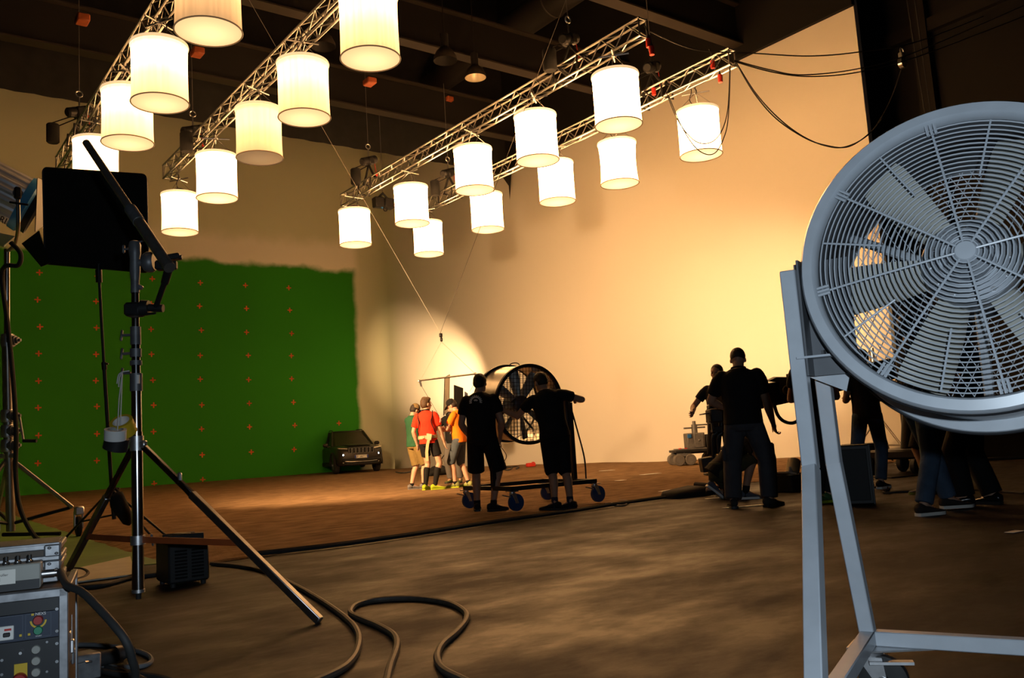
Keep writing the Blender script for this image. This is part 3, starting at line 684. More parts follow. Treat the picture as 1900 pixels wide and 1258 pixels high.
# local frame: x to the right along the front, y away from the camera; choose yaw from the view direction
vd = Vector((cr.x, cr.y)).normalized(); ca = math.atan2(vd.y, vd.x)-PI/2+math.radians(-3); case.rotation_euler = (0, 0, ca)
Wc, Dc, Hc = .56, .46, cr.z
m = MB(); m.box((-Wc/2, Dc/2+.02, Hc/2+.01), (Wc, Dc-.04, Hc-.02)); m.build('case_shell', 'caseply', case)
m = MB()
for x in (-Wc, 0): m.box((x+(.012 if x < 0 else -.012), .012, Hc/2), (.026, .03, Hc), b=.003)
for z in (.012, Hc-.012): m.box((-Wc/2, .012, z), (Wc, .03, .026), b=.003)
fr_ = m.build('front_frame', 'casealu', case)
for z in (.013, Hc-.005): m = MB(); m.box((-.004, Dc/2, z), (.022, Dc, .022), b=.003); m.build('edge_rail', 'casealu', case)
m = MB(); m.box((-.004, Dc-.01, Hc/2), (.022, .022, Hc), b=.003); m.build('edge_rail', 'casealu', case)
m = MB(); m.box((-.006, .1, Hc*.6), (.02, .05, .09), b=.004); m.box((.006, .1, Hc*.6), (.012, .03, .04), b=.003); m.build('latch', 'zinc', case)
m = MB(); m.box((-.002, .20, Hc*.62), (.008, .012, .14)); m.box((.004, .2, Hc*.5), (.012, .05, .05), b=.01); m.build('handle', 'casealu', case)
H_ = Hc-.012
pb_ = lambda nm, z0, z1, mt: (lambda m: (m.box((-Wc/2, .018, (z0+z1)/2), (Wc-.040, .012, z1-z0)), m.build(nm, mt, case))[1])(MB())
top_p = pb_('top_panel', H_-.050, H_-.014, 'panelblk'); blue_p = pb_('blue_panel', H_-.128, H_-.052, 'panelblu'); blk_p = pb_('black_panel', .03, H_-.130, 'panelblk')
def disc(parent, nm, x, z, r, mt, h=.012, y=.012, n=20):
    m = MB(); m.lathe([(0, h), (r*.85, h), (r, h*.7), (r, 0)], n, 'y', c=(x, y, z)); return m.build(nm, mt, parent)
xr = -.020
rotx = Matrix.Rotation(PI/2, 4, 'X')
disc(blue_p, 'stop_button', xr-.059, H_-.073, .0135, 'btnred', .022); disc(blue_p, 'start_button', xr-.059, H_-.103, .0125, 'btngreen', .016)
m = MB(); m.lathe([(.017, .001), (.022, .001)], 24, 'y', c=(xr-.059, .010, H_-.075), a0=PI, a1=2*PI); m.build('yellow_arc', 'yellow', blue_p)
m = MB(); m.box((xr-.145, .010, H_-.100), (.046, .012, .040), b=.002); brk = m.build('breaker', 'white', blue_p)
m = MB(); m.box((xr-.140, .002, H_-.104), (.018, .012, .012), b=.002); m.build('breaker_switch', 'black_plastic', brk)
m = MB(); m.box((xr-.137, .003, H_-.090), (.018, .003, .006)); m.build('breaker_lamp', 'red', brk)
text_mesh('panel_lettering', 'NEXS', .0115, 'white', blue_p, Matrix.Translation((xr-.053, .010, H_-.0565)) @ rotx, .0006)
m = MB(); m.box((xr-.074, .0105, H_-.0565), (.007, .002, .006)); m.build('logo_flash', 'yellow', blue_p)
text_mesh('start_lettering', 'START', .0055, 'white', blue_p, Matrix.Translation((xr-.058, .010, H_-.120)) @ rotx, .0005)
for x, z in ((-.083, -.112), (-.105, -.112)): m = MB(); m.box((xr+x, .0105, H_+z), (.0065, .002, .0065)); m.build('yellow_mark', 'yellow', blue_p)
m = MB()
for x0, x1 in ((-.092, -.026), (-.20, -.100)):
    for z in (-.0545, -.122): m.box((xr+(x0+x1)/2, .0112, H_+z), (x1-x0, .001, .0009))
    for x in (x0, x1): m.box((xr+x, .0112, H_-.088), (.0009, .001, .068))
m.build('panel_outline', mat('panel_line', (.10, .12, .16), .6), blue_p)
for k in range(3): disc(blk_p, 'round_button', xr-.065, H_-.158-.0325*k, .0125, 'grey', .009)
disc(blk_p, 'emergency_knob', xr-.106, H_-.236, .0195, 'btnred', .028)
m = MB(); m.box((xr-.104, .0105, H_-.216), (.034, .003, .048)); m.build('emergency_plate', 'yellow', blk_p)
disc(blk_p, 'toggle_switch', xr-.104, H_-.160, .005, 'steel', .018)
for z in (-.048, -.112, -.148, -.20): disc(case, 'panel_screw', xr-.010, H_+z, .0055, 'casealu', .005, .011, 10)
for z in (-.140, -.225): disc(case, 'panel_screw', xr-.036, H_+z, .0042, 'casealu', .005, .011, 10)
for z in (-.175, -.215): disc(case, 'panel_screw', xr-.152, H_+z, .005, 'casealu', .005, .011, 10)
m = MB(); m.box((-.2, .030, H_-.010), (.4, .01, .010)); m.build('warning_strip', 'yellow', case)
# smaller closed case on top, aluminium edged
cm = Matrix.Translation((cr.x, cr.y, 0)) @ Matrix.Rotation(ca, 4, 'Z')
c2 = thing('small_flight_case', 'closed aluminium-edged case standing on the button panel case', 'flight case', cm @ Vector((-.030, .16, Hc+.004)), ca); c2.scale = (1, 1, .76)
W2, D2, H2 = .55, .28, .155
m = MB(); m.box((-W2/2, D2/2, .042), (W2-.01, D2-.01, .083)); m.build('base_shell', 'caseply', c2)
m = MB(); m.box((-W2/2, D2/2, .121), (W2-.01, D2-.01, .068)); lid = m.build('lid', 'caseply', c2)
for z, h in ((.072, .022), (.098, .022), (.144, .024), (.012, .024)):
    m = MB(); m.box((-W2/2, .004, z), (W2, .016, h), b=.004); m.build('edge_rail', 'casealu', c2)
    m = MB(); m.box((-.004, D2/2, z), (.016, D2, h), b=.004); m.build('edge_rail', 'casealu', c2)
m = MB(); m.box((-W2/2, D2/2, H2+.001), (W2-.02, D2-.02, .006)); m.box((-W2/2, .02, H2), (W2, .045, .012), b=.003); m.build('lid_rail', 'casealu', lid)
for z0 in (.063, .128): m = MB(); m.box((-.022, -.003, z0), (.048, .012, .050), b=.006); m.sph((-.03, -.01, z0+.012), .006, 8, 5); m.sph((-.01, -.01, z0-.012), .006, 8, 5); m.build('corner_plate', 'casealu', c2)
# dimmer box in front of it on the lower case
c3 = thing('dimmer_box', 'small grey box with three knobs and a white label on the button panel case', 'control box', cm @ Vector((-.075, .035, Hc+.004)), ca)
W3, D3, H3 = .36, .10, .075
m = MB(); m.box((-W3/2, D3/2, H3/2), (W3, D3, H3), b=.004); b3 = m.build('box_body', 'grey', c3)
m = MB(); m.box((-W3/2, -.001, .014), (W3-.006, .004, .028)); m.build('lower_strip', 'panelblk', b3)
for k in range(4):
    x = -.032-.031*k
    m = MB(); m.cyl((x, .03, H3), (x, .03, H3+.007), .010, n=14); m.cyl((x, .03, H3+.007), (x, .03, H3+.024), .007, .006, n=12); m.build('knob', 'black_plastic', c3)
    m = MB(); m.sph((x, .018, H3+.006), .006, 8, 5); m.build('knob_screw', 'steel', c3)
m = MB(); m.box((-.118, -.002, .042), (.104, .003, .042)); lb = m.build('paper_label', 'paper', c3)
text_mesh('label_lettering', 'Fan Controller\n4 mtg', .011, 'panelblk', lb, Matrix.Translation((-.118, -.004, .043)) @ Matrix.Rotation(PI/2, 4, 'X'), .0004)
m = MB(); m.cyl((0, .05, .035), (.035, .05, .035), .012, n=10); m.cyl((.035, .05, .035), (.055, .05, .034), .009, n=10); m.build('cable_gland', 'steel', c3)
g0 = cm @ Vector((-.075+.05, .085, Hc+.04))
pts = [g0, P(125, 1086, 2.55), P(150, 1097, 2.5), P(180, 1125, 2.45), P(210, 1158, 2.4), P(234, 1190, 2.38), P(246, 1225, 2.4), P(252, 1262, 2.45), P(250, 1300, 2.6)]
pts[-1] = Vector((pts[-1].x, pts[-1].y, .012))
m = MB(); m.tube(spline(pts, 8), .0115, 10); m.solo('power_cable', 'rubber', 'thick black cable drooping from the grey dimmer box to the floor', 'cable')
# floor clutter beside the case
cl = thing('cable_coupler', 'black and steel cable coupler lying on the floor by the road case', 'connector', G(205, 1232, .02), .3)
m = MB(); m.cyl((-.1, 0, .03), (.02, 0, .03), .03, n=14); m.build('coupler_body', 'rubber', cl)
m = MB(); m.cyl((.02, 0, .03), (.045, 0, .03), .036, n=16); m.build('coupler_ring', 'steel', cl)
m = MB(); m.cyl((.045, 0, .03), (.1, 0, .03), .026, .02, n=14); m.build('coupler_tail', 'rubber', cl)
cl = thing('junction_box', 'small steel junction box on the floor beside the road case', 'box', G(145, 1262, 0), .2)
m = MB(); m.box((0, 0, .05), (.14, .1, .1), b=.006); m.build('box_body', 'casealu', cl)
m = MB(); m.tube([(-.03, -.05, .07), (.0, -.065, .075), (.03, -.05, .07)], .006, 6); m.build('clasp', 'zinc', cl)
# ================================================================= cables on the floor
def floor_cable(px, lab, r=.013, z=None, mt='rubber'):
    z = r if z is None else z
    m = MB(); m.tube(spline([G(x, y, z) for x, y in px], 8), r, 8); m.solo('floor_cable', mt, lab, 'cable', 'cables on the concrete floor')
MT['cableg'] = mat('cable_grey_brown', (.05, .042, .034), .55, var=.2, vscale=30)
floor_cable([(392, 1046), (440, 1050), (490, 1060), (545, 1085), (600, 1117), (645, 1150), (664, 1175), (664, 1202), (650, 1228), (622, 1248), (560, 1275)], 'thick cable running from the black ballast box past the tripod foot', .015, mt='cableg')
floor_cable([(715, 1275), (724, 1235), (736, 1200), (730, 1178), (700, 1160), (665, 1146), (650, 1136), (662, 1122), (700, 1113), (770, 1110), (830, 1118), (862, 1135), (864, 1152), (845, 1175), (820, 1197), (811, 1220), (822, 1242), (860, 1262), (900, 1280)], 'thick looped cable lying in an arch on the bare concrete', .015, mt='cableg')
floor_cable([(318, 1062), (290, 1066), (240, 1073), (190, 1086), (140, 1091), (100, 1094)], 'black cable running from the ballast box to the road case', .016)
floor_cable([(120, 1200), (150, 1196), (200, 1198), (245, 1205), (275, 1216), (280, 1228), (262, 1236), (225, 1238), (180, 1236)], 'grey cable looping on the floor beside the road case', .010, mt=mat('cable_grey', (.12, .13, .14), .5, var=.1))
floor_cable([(118, 1056), (150, 1056), (163, 1062), (158, 1070), (140, 1076)], 'short bent cable end behind the small case', .014)
floor_cable([(130, 1236), (170, 1240), (215, 1250), (260, 1252), (300, 1258), (340, 1270)], 'front black cable lying along the bottom of the picture by the road case', .012)
floor_cable([(140, 1222), (165, 1226), (200, 1238), (235, 1246), (270, 1262)], 'rear black cable lying under the coupler by the road case', .010)
# ================================================================= ballast box
bp_ = G(352, 1087); bx = thing('ballast_box', 'black vented ballast box with handle on the floor behind the tripod', 'ballast', bp_, math.atan2(bp_.y, bp_.x)-PI/2+.28)
m = MB(); m.box((0, .16, .16), (.27, .32, .27), b=.012); body = m.build('box_body', 'black_plastic', bx)
for c_ in range(2):
    for r_ in range(9): m = MB(); m.box((-.055+.11*c_, -.003, .06+.022*r_), (.08, .008, .010), Matrix.Rotation(.5, 3, 'X')); m.build('vent_slat', 'black_metal', body)
for sx in (-.1, .1):
    for sy in (.03, .29): m = MB(); m.cyl((sx, sy, 0), (sx, sy, .03), .018, n=10); m.build('foot', 'rubber', bx)
m = MB(); m.box((0, .10, .31), (.26, .02, .06), b=.006); m.box((0, .24, .31), (.22, .02, .06), b=.006); m.box((0, .17, .335), (.06, .15, .015), Matrix.Rotation(.3, 3, 'Z'), b=.005); m.build('handle', 'black_metal', bx)
# ================================================================= steel tripod stand with boom
DT = 4.8
base = P(257, 1108, DT); sx_, sy_ = base.x, base.y
st = thing('tripod_stand', 'tall chrome tripod stand with brown braces and a grip head in the left foreground', 'stand', (sx_, sy_, 0), 0)
at_y = lambda py: P(250, py, DT).z
def seg(nm, y0, y1, r, mt, par=st, n=20, extra=None):
    m = MB(); m.cyl((0, 0, at_y(y1)), (0, 0, at_y(y0)), r, n=n); return m.build(nm, mt, par)
MT['dsteel'] = mat('dark_chrome', (.30, .31, .33), .2, 1.0, var=.1, vscale=14)
MT['cast'] = mat('cast_grey', (.16, .165, .175), .45, .5, var=.15, vscale=20)
seg('pole', 800, 1100, .031, 'chrome'); seg('pole_tip', 1100, 1112, .015, 'rubber')
seg('pole', 690, 822, .028, 'chrome'); seg('pole', 610, 700, .024, 'dsteel'); seg('pole', 520, 640, .021, 'dsteel')
for y0, y1, r in ((808, 836, .037), (688, 722, .034), (663, 672, .033), (597, 632, .029), (640, 656, .031), (500, 530, .024), (995, 1012, .040), (1094, 1100, .035)):
    seg('collar', y0, y1, r, 'cast' if y0 < 800 else 'zinc')
def knob(z, ang, r0, ln=.05, t_='T'):
    u = Vector((math.cos(ang), math.sin(ang), 0)); m = MB(); a = u*r0+Vector((0, 0, z)); b_ = u*(r0+ln)+Vector((0, 0, z)); m.cyl(a, b_, .008, n=8)
    m.box(b_, (.012, .018, .07), Matrix.Rotation(ang, 3, 'Z') @ Matrix.Rotation(.3, 3, 'X'), .005); m.build('clamp_knob', 'cast', st)
LR = math.atan2(_r.y, _r.x)
for y, a_ in ((612, PI), (648, PI), (686, PI), (1005, 0)): knob(at_y(y), LR+a_, .03)
m = MB(); m.box((_r.x*-.004, _r.y*-.004-.03, at_y(700)), (.03, .012, .05), Matrix.Rotation(LR, 3, 'Z')); m.build('sticker', 'white', st)
# grip head on top: vertical casting, disc clamp, boom tube
tz = at_y(445)
m = MB(); m.lathe([(.022, -.22), (.024, -.18), (.030, -.12), (.028, -.05), (.033, -.02), (.034, .03), (.028, .05), (.018, .055), (0, .056)], 20, c=(0, 0, tz)); m.box(Vector((0, 0, tz-.21))+_r*.015, (.06, .03, .025), Matrix.Rotation(LR, 3, 'Z') @ Matrix.Rotation(.5, 3, 'Y'), .005); hd = m.build('grip_head', 'cast', st)
u = Vector((_r.x, _r.y, 0)).normalized()
m = MB(); m.cyl(Vector((0, 0, tz-.07))+u*.02, Vector((0, 0, tz-.07))+u*.06, .02, n=14); m.lathe([(0, 0), (.05, .0), (.062, .02), (.062, .05), (.05, .065), (0, .065)], 24, 'x', c=(.055, 0, 0)); 
n0_ = len(m.v)
m2 = MB(Matrix.Translation((0, 0, tz-.075)) @ Matrix.Rotation(LR, 4, 'Z')); m2.cyl((.02, 0, 0), (.06, 0, 0), .02, n=14); m2.lathe([(0, 0), (.05, .0), (.06, .018), (.06, .045), (.048, .06), (0, .06)], 24, 'x', c=(.055, 0, 0)); m2.build('grip_disc', 'cast', hd)
m2 = MB(Matrix.Translation((0, 0, tz+.01)) @ Matrix.Rotation(LR, 4, 'Z')); m2.cyl((-.03, 0, 0), (-.06, 0, 0), .007, n=8); m2.box((-.065, 0, 0), (.016, .02, .05), b=.006); m2.cyl((.0, 0, .03), (.06, 0, .045), .005, n=6); m2.box((.06, 0, .047), (.035, .02, .012), b=.004); m2.build('wing_knob', 'cast', hd)
# boom tube through the head (thick end near the camera, going up and away)
ba, bb = P(315, 497, 4.45), P(160, 265, 5.25)
bm_ = thing('boom_tube', 'long metal tube slanting up to the left, clamped on the tripod stand head', 'tube', ba, 0)
dv = bb-ba; m = MB(); m.tube([dv*0, dv*.42], .030, 20); m.build('outer_tube', 'darkpipe', bm_)
m = MB(); m.tube([dv*.40, dv], .0225, 18, caps=True); m.build('inner_tube', 'darkpipe', bm_)
m = MB(); m.tube([dv*.33, dv*.43], .033, 20); m.build('sleeve', 'cast', bm_)
# clamp arm below: super clamp on pole, knuckle, arm, grip at tube end
ar = thing('knuckle_arm', 'black jointed grip arm between the chrome pole and the lower end of the slanting tube', 'grip arm', P(262, 572, DT-.04), 0)
b0 = ar.location.copy(); loc = lambda px, py, d: P(px, py, d)-b0
m = MB(); m.box(loc(250, 575, DT-.02), (.09, .09, .075), Matrix.Rotation(LR, 3, 'Z'), .012); m.box(loc(262, 576, DT-.03), (.08, .05, .05), Matrix.Rotation(LR, 3, 'Z'), .012); m.build('pole_clamp', 'black_metal', ar)
m = MB(); a_ = loc(263, 572, DT-.05); b_ = loc(277, 571, DT-.05); m.cyl(a_, b_, .045, .040, n=20); m.cyl(b_, loc(303, 572, DT-.05), .022, n=14); m.build('knuckle', 'black_metal', ar)
m = MB(); m.cyl(loc(290, 568, DT-.06), loc(307, 520, DT-.2), .015, n=12); m.cyl(loc(306, 524, DT-.2), loc(312, 503, DT-.25), .021, n=12); m.build('arm', 'black_metal', ar)
m = MB(); m.cyl(loc(268, 583, DT-.06), loc(288, 581, DT-.1), .007, n=8); m.build('lever', 'black_metal', ar)
m = MB(); m.box(loc(318, 478, DT-.28), (.10, .06, .03), Matrix.Rotation(LR, 3, 'Z') @ Matrix.Rotation(-.1, 3, 'Y'), .008); m.cyl(loc(325, 478, DT-.28), loc(338, 477, DT-.28), .012, n=10); m.box(loc(299, 493, DT-.25), (.05, .06, .05), Matrix.Rotation(LR, 3, 'Z'), .008); m.box(loc(325, 492, DT-.28), (.02, .03, .045), Matrix.Rotation(LR, 3, 'Z'), .005); m.build('tube_grip', 'black_metal', ar)
# legs and braces
hubz = at_y(825); foot = G(594, 1157); fv = Vector((foot.x-sx_, foot.y-sy_, 0))
fa_ = math.atan2(fv.y, fv.x)
_t = G(-8, 1092); ALEFT = math.atan2(_t.y-sy_, _t.x-sx_)-fa_; ABACK = math.atan2(sy_, sx_)-fa_+.02
for k, a_ in enumerate((0, ALEFT, ABACK)):
    R3 = Matrix.Rotation(a_, 3, 'Z'); d_ = R3 @ fv; n_ = d_.normalized(); A = n_*.05+Vector((0, 0, hubz-.01)); B = d_+Vector((0, 0, .012)); mid = A+(B-A)*.32
    x_ = (B-A).normalized(); y_ = Vector((-n_.y, n_.x, 0)); z_ = x_.cross(y_); Rm = Matrix((x_, y_, z_)).transposed()
    m = MB(); m.box((A+mid)/2, ((mid-A).length, .026, .034), Rm, .004); lg = m.build('leg', 'dsteel', st)
    m = MB(); m.box((mid-x_*.03+B)/2, ((B-mid).length+.03, .034, .042), Rm, .004); m.build('leg_sleeve', 'steel', lg)
    m = MB(); m.box(n_*.045+Vector((0, 0, hubz)), (.05, .03, .045), Matrix.Rotation(math.atan2(n_.y, n_.x), 3, 'Z'), .006); m.build('hinge', 'zinc', st)
    br0 = n_*.04+Vector((0, 0, at_y(1003))); tt = 0
    br1 = A+(B-A)*((A.z-at_y(1003))/(A.z-B.z))
    if k == 0: br1 = A+(B-A)*.585
    m = MB(); x2 = (br1-br0).normalized(); z2 = x2.cross(y_); m.box((br0+br1)/2, ((br1-br0).length, .008, .034), Matrix((x2, y_, z2)).transposed()); m.build('brace', mat('brown_brace', (.34, .075, .018), .5, var=.15) if k == 0 else bpy.data.materials['brown_brace'], st)
m = MB(); m.box(n_*0+Vector((fv.x*.26, fv.y*.26, hubz*.79)), (.02, .03, .06), b=.006); m.build('leg_knob', 'zinc', st)
# tape rolls hanging on a cord from the stand
tp = P(222, 800, DT-.12)
def roll(px, py, d, R_, h_, mt, core, lab, tilt):
    o = thing('tape_roll', lab, 'tape roll', P(px, py, d), 0, 'tape rolls on the tripod'); o.rotation_euler = tilt
    m = MB(); m.lathe([(R_*.72, -h_), (R_, -h_), (R_, h_), (R_*.72, h_)], 32, close=True); m.build('tape', mt, o)
    m = MB(); m.lathe([(R_*.66, -h_), (R_*.73, -h_), (R_*.73, h_), (R_*.66, h_)], 28, close=True); m.build('core', core, o)
roll(229, 792, DT-.10, .060, .040, 'yellow', 'white', 'yellow tape roll hanging behind the white roll on the tripod', (.5, -.5, 0))
roll(214, 806, DT-.20, .055, .028, 'white', 'grey', 'white tape roll hanging on a cord from the tripod', (.28, -.02, 0))
roll(216, 822, DT-.05, .064, .035, 'black_plastic', 'grey', 'black tape roll at the bottom of the bunch on the tripod', (.35, .15, 0))
m = MB(); k0 = P(227, 690, DT-.03)
m.tube([k0, P(221, 740, DT-.12), P(218, 800, DT-.18)], .0035, 5); m.tube([k0, P(225, 745, DT-.1), P(223, 795, DT-.12)], .0035, 5); m.tube(spline([k0, P(220, 696, DT-.06), P(217, 712, DT-.07)], 4), .0035, 5); m.tube(spline([k0, P(222, 700, DT-.06), P(220, 718, DT-.07)], 4), .0035, 5); m.tube([k0, P(240, 688, DT-.02)], .0035, 5)
m.solo('cord', mat('white_cord', (.6, .6, .58), .8), 'white cord tied to the tripod knob holding the tape rolls', 'cord')
# ================================================================= black flag on a stand with sandbag
DF = 8.4; KF = 9.9/8.4
fx = P(213, 962, DF*KF); fx.z = 0
fs = thing('flag_stand', 'thin black stand holding the square black flag', 'stand', fx, 0); fs.scale = (KF, KF, KF)
lz = lambda px, py, d=DF: (P(px, py, d*KF)-fx)/KF
m = MB(); m.cyl(lz(183, 497), lz(193, 680), .014, n=10); m.build('pole', 'black_metal', fs)
m = MB(); m.cyl(lz(193, 676), lz(207, 905), .018, n=10); m.build('pole', 'black_metal', fs)
m = MB(); m.cyl(lz(206, 900), lz(212, 963), .021, n=10); m.build('pole', 'black_metal', fs)
m = MB(); m.cyl(lz(183, 500), lz(184, 524), .03, n=12); m.cyl(lz(183, 490), lz(183, 500), .02, n=10); m.build('grip_head', 'black_metal', fs)
m = MB(); m.cyl(lz(193, 672), lz(194, 686), .026, n=10); m.cyl(lz(193, 676), lz(201, 675), .009, n=6); m.build('collar', 'black_metal', fs)
m = MB(); m.cyl(lz(205, 903), lz(208, 912), .034, n=12); m.cyl(lz(205, 908), lz(222, 906), .01, n=6); m.build('collar', 'black_metal', fs)
for px, py in ((116, 1004), (283, 997), (262, 1040)):
    f_ = (G(px, py, .012)-fx)/KF
    if (px, py) == (262, 1040): f_ = Vector((.35, -.55, .012))
    m = MB(); m.tube([lz(206, 908), (lz(206, 908)*.35+f_*.65), f_], .011, 8); m.tube([lz(211, 955), (lz(206, 908)*.38+f_*.62)], .009, 6); m.build('leg', 'black_metal', fs)
fd = .03
fc = [P(79, 311, DF*KF+.1), P(271, 324, DF*KF-.1), P(273, 490, DF*KF-.1), P(83, 489, DF*KF+.1)]
fl_ = thing('black_flag', 'large square black cloth flag with rounded corners held high at the left', 'flag', (fc[2]+fc[3])/2, 0)
o_ = fl_.location.copy(); U = (fc[1]-fc[0]); V = (fc[3]-fc[0]); Nn = U.cross(V).normalized()
def rrect(c0, U, V, r, n=5):
    pts = []; lu, lv = U.length, V.length; u_, v_ = U/lu, V/lv
    for cx_, cy_, a0 in ((r, r, PI), (lu-r, r, 1.5*PI), (lu-r, lv-r, 0), (r, lv-r, .5*PI)):
        for i in range(n+1): a = a0+PI/2*i/n; pts.append(c0+u_*(cx_+r*math.cos(a))+v_*(cy_+r*math.sin(a)))
    return pts
pr = rrect(fc[0]-o_, U, V, .055); 
m = MB(); m.loft([[p for p in pr], [p+Nn*.012 for p in pr]]); m.build('flag_cloth', 'black', fl_)
m = MB(); m.tube([p+Nn*.006 for p in pr], .012, 6, closed=True); m.build('flag_frame', 'black_metal', fl_)
m = MB(); m.cyl((fc[2]+fc[3])/2-o_+Nn*.006+(fc[2]-fc[3])*.04, lz(183, 496)*KF+fx-o_, .010, n=8); m.build('spigot', 'steel', fl_)
sb = thing('sandbag', 'black sandbag slung over the leg of the flag stand', 'sandbag', lz(226, 962)*KF+fx, 0)
sp_ = sb.location.copy()
def blobring(c, rx, rz, ax, n=14):
    return [c+ax[0]*(rx*math.cos(2*PI*i/n))+ax[1]*(rz*math.sin(2*PI*i/n)) for i in range(n)]
def lofted(parent, nm, path, radii, axv, mt):
    m = MB(); m.loft([blobring(p-sp_, a, b, axv) for p, (a, b) in zip(path, radii)]); return m.build(nm, mt, parent, smooth=80)
lofted(sb, 'bag_body', [P(222, 912, (DF-.1)*KF), P(217, 922, (DF-.12)*KF), P(222, 940, (DF-.12)*KF), P(230, 955, (DF-.12)*KF), P(236, 972, (DF-.12)*KF), P(239, 975, (DF-.12)*KF)], [(.03, .02), (.085, .06), (.10, .075), (.085, .06), (.045, .04), (.01, .01)], (_r, _f), 'black')
m = MB(); m.tube(spline([P(222, 915, (DF-.1)*KF)-sp_, P(212, 905, (DF-.05)*KF)-sp_, P(206, 912, (DF)*KF)-sp_], 4), .016, 6); m.build('strap', 'black', sb)
# ================================================================= film light on a crank stand, left edge
DL = 7.0
MT['armblue'] = mat('lamp_blue', (.06, .30, .62), .4, var=.08)
MT['armsil'] = mat('lamp_silver', (.62, .63, .66), .42, .4, var=.08, vscale=10)
KL = 10.6/7.0; sbse = P(22, 1000, DL*KL); sbse.z = 0
ls = thing('crank_stand', 'tall wheeled crank stand at the left edge carrying the film light', 'stand', sbse, 0); ls.scale = (KL, KL, KL)
q_ = lambda px, py, d=DL: (P(px, py, d*KL)-sbse)/KL
m = MB(); m.cyl(q_(13, 462), q_(13, 640), .022, n=14); m.build('pole', 'chrome', ls)
m = MB(); m.cyl(q_(13, 630), q_(16, 780), .028, n=14); m.build('pole', 'darkpipe', ls)
m = MB(); m.cyl(q_(8, 620), q_(12, 860), .02, n=12); m.build('pole', 'steel', ls)
m = MB(); m.cyl(q_(15, 770), q_(20, 985), .034, n=14); m.build('pole', 'darkpipe', ls)
m = MB(); m.box(q_(15, 868), (.05, .05, .16), b=.01); m.build('gear_guard', mat('olive_yellow', (.22, .17, .02), .5, var=.1), ls)
for y in (632, 772, 800, 827):
    m = MB(); m.lathe([(.045, -.05), (.05, -.03), (.05, .03), (.045, .05)], 16, c=q_(14, y)); m.build('collar', 'zinc', ls)
    m = MB(MB().M); a_ = q_(18, y); u3 = Vector((_r.x, _r.y, 0)).normalized()
    for i_, (r_, l0, l1) in enumerate(((.05, 0, .03), (.038, .03, .05), (.026, .05, .07), (.012, .07, .09))): m.cyl(a_+u3*l0, a_+u3*l1, r_, n=14)
    m.build('crank_gear', 'cast', ls)
m = MB(); m.tube([q_(32, 771), q_(36, 772), q_(43, 815)], .009, 8); m.build('crank_arm', 'zinc', ls)
m = MB(); m.cyl(q_(43, 818), q_(68, 818), .014, n=10); m.build('crank_handle', 'rubber', ls)
m = MB(); m.box(q_(14, 846), (.14, .06, .04), Matrix.Rotation(LR, 3, 'Z'), .008); m.build('brace_block', 'zinc', ls)
_wv = G(147, 996, 0)-sbse; wheel = [sbse+Matrix.Rotation(a_, 3, 'Z') @ _wv for a_ in (0, 2.1, 4.2)]
for k, wp in enumerate(wheel):
    t_ = (wp-sbse)/KL
    m = MB(); m.tube([q_(16, 848), t_*.9+Vector((0, 0, .24))], .017, 8); m.build('leg', 'darkpipe', ls)
    m = MB(); m.tube([q_(20, 972), t_*.86+Vector((0, 0, .24))], .014, 8); m.build('brace', 'black_metal', ls)
    m = MB(); m.box(t_+Vector((0, 0, .21)), (.07, .07, .07), b=.01); 
    for e_ in (-.03, .03): m.box(t_+Vector((e_, .03, .14)), (.008, .05, .13))
    fk = m.build('caster_fork', 'zinc', ls)
    m = MB(); m.lathe([(.02, -.018), (.06, -.02), (.082, -.012), (.082, .012), (.06, .02), (.02, .018)], 24, 'x', c=t_+Vector((0, .03, .083))); m.build('caster_wheel', 'rubber', fk)
    m = MB(); m.cyl(t_+Vector((-.035, .03, .083)), t_+Vector((.035, .03, .083)), .02, n=12); m.build('axle', 'steel', fk)
m = MB(); m.cyl(q_(5, 992), q_(112, 990), .016, n=8); m.build('base_bar', 'black_metal', ls)
# lamp head: ribbed body sloping down to the right, blue front ring, yoke, barn doors
fl2 = thing('film_light', 'silver and blue ribbed film light head with barn doors at the left edge', 'film light', P(22, 455, DL*KL), 0); fl2.scale = (KL, KL, KL)
ob = fl2.location.copy(); h_ = lambda px, py, d=DL: (P(px, py, d*KL)-ob)/KL
ax0, ax1 = h_(-75, 318, DL-.12), h_(57, 384, DL+.12); AX = (ax1-ax0).normalized(); W1 = AX.cross(_f).normalized(); W2_ = AX.cross(W1).normalized()
def oct_(c, r, n=24, fl=1.0): return [c+W1*(r*math.cos(2*PI*i/n))+W2_*(r*fl*math.sin(2*PI*i/n)) for i in range(n)]
m = MB(); L_ = (ax1-ax0).length
rib = lambda c, r: [c+(W1*math.cos(2*PI*i/72)+W2_*math.sin(2*PI*i/72))*(r*(1 if (i//2) % 2 else .955)) for i in range(72)]
m.loft([rib(ax0, .19), rib(ax0+AX*.08, .215), rib(ax0+AX*(L_-.07), .215)]); m.build('lamp_body', 'armsil', fl2, smooth=20)
m = MB(); m.loft([oct_(ax0+AX*(L_-.08), .225, 32), oct_(ax0+AX*(L_-.02), .235, 32), oct_(ax0+AX*L_, .215, 32)]); m.build('front_ring', 'armblue', fl2)
m = MB(); m.loft([oct_(ax0+AX*(L_+.0), .19, 32), oct_(ax0+AX*(L_+.025), .17, 32)]); m.build('lens', mat('lamp_lens', (.45, .42, .36), .25, .0, var=.05, emit=(1, .7, .4), es=.5), fl2)
m = MB(); m.loft([[c for c in oct_(ax0+AX*(L_+.0), .21, 32)], oct_(ax0+AX*(L_+.05), .22, 32)], caps=False); m.build('door_ring', 'black_metal', fl2)
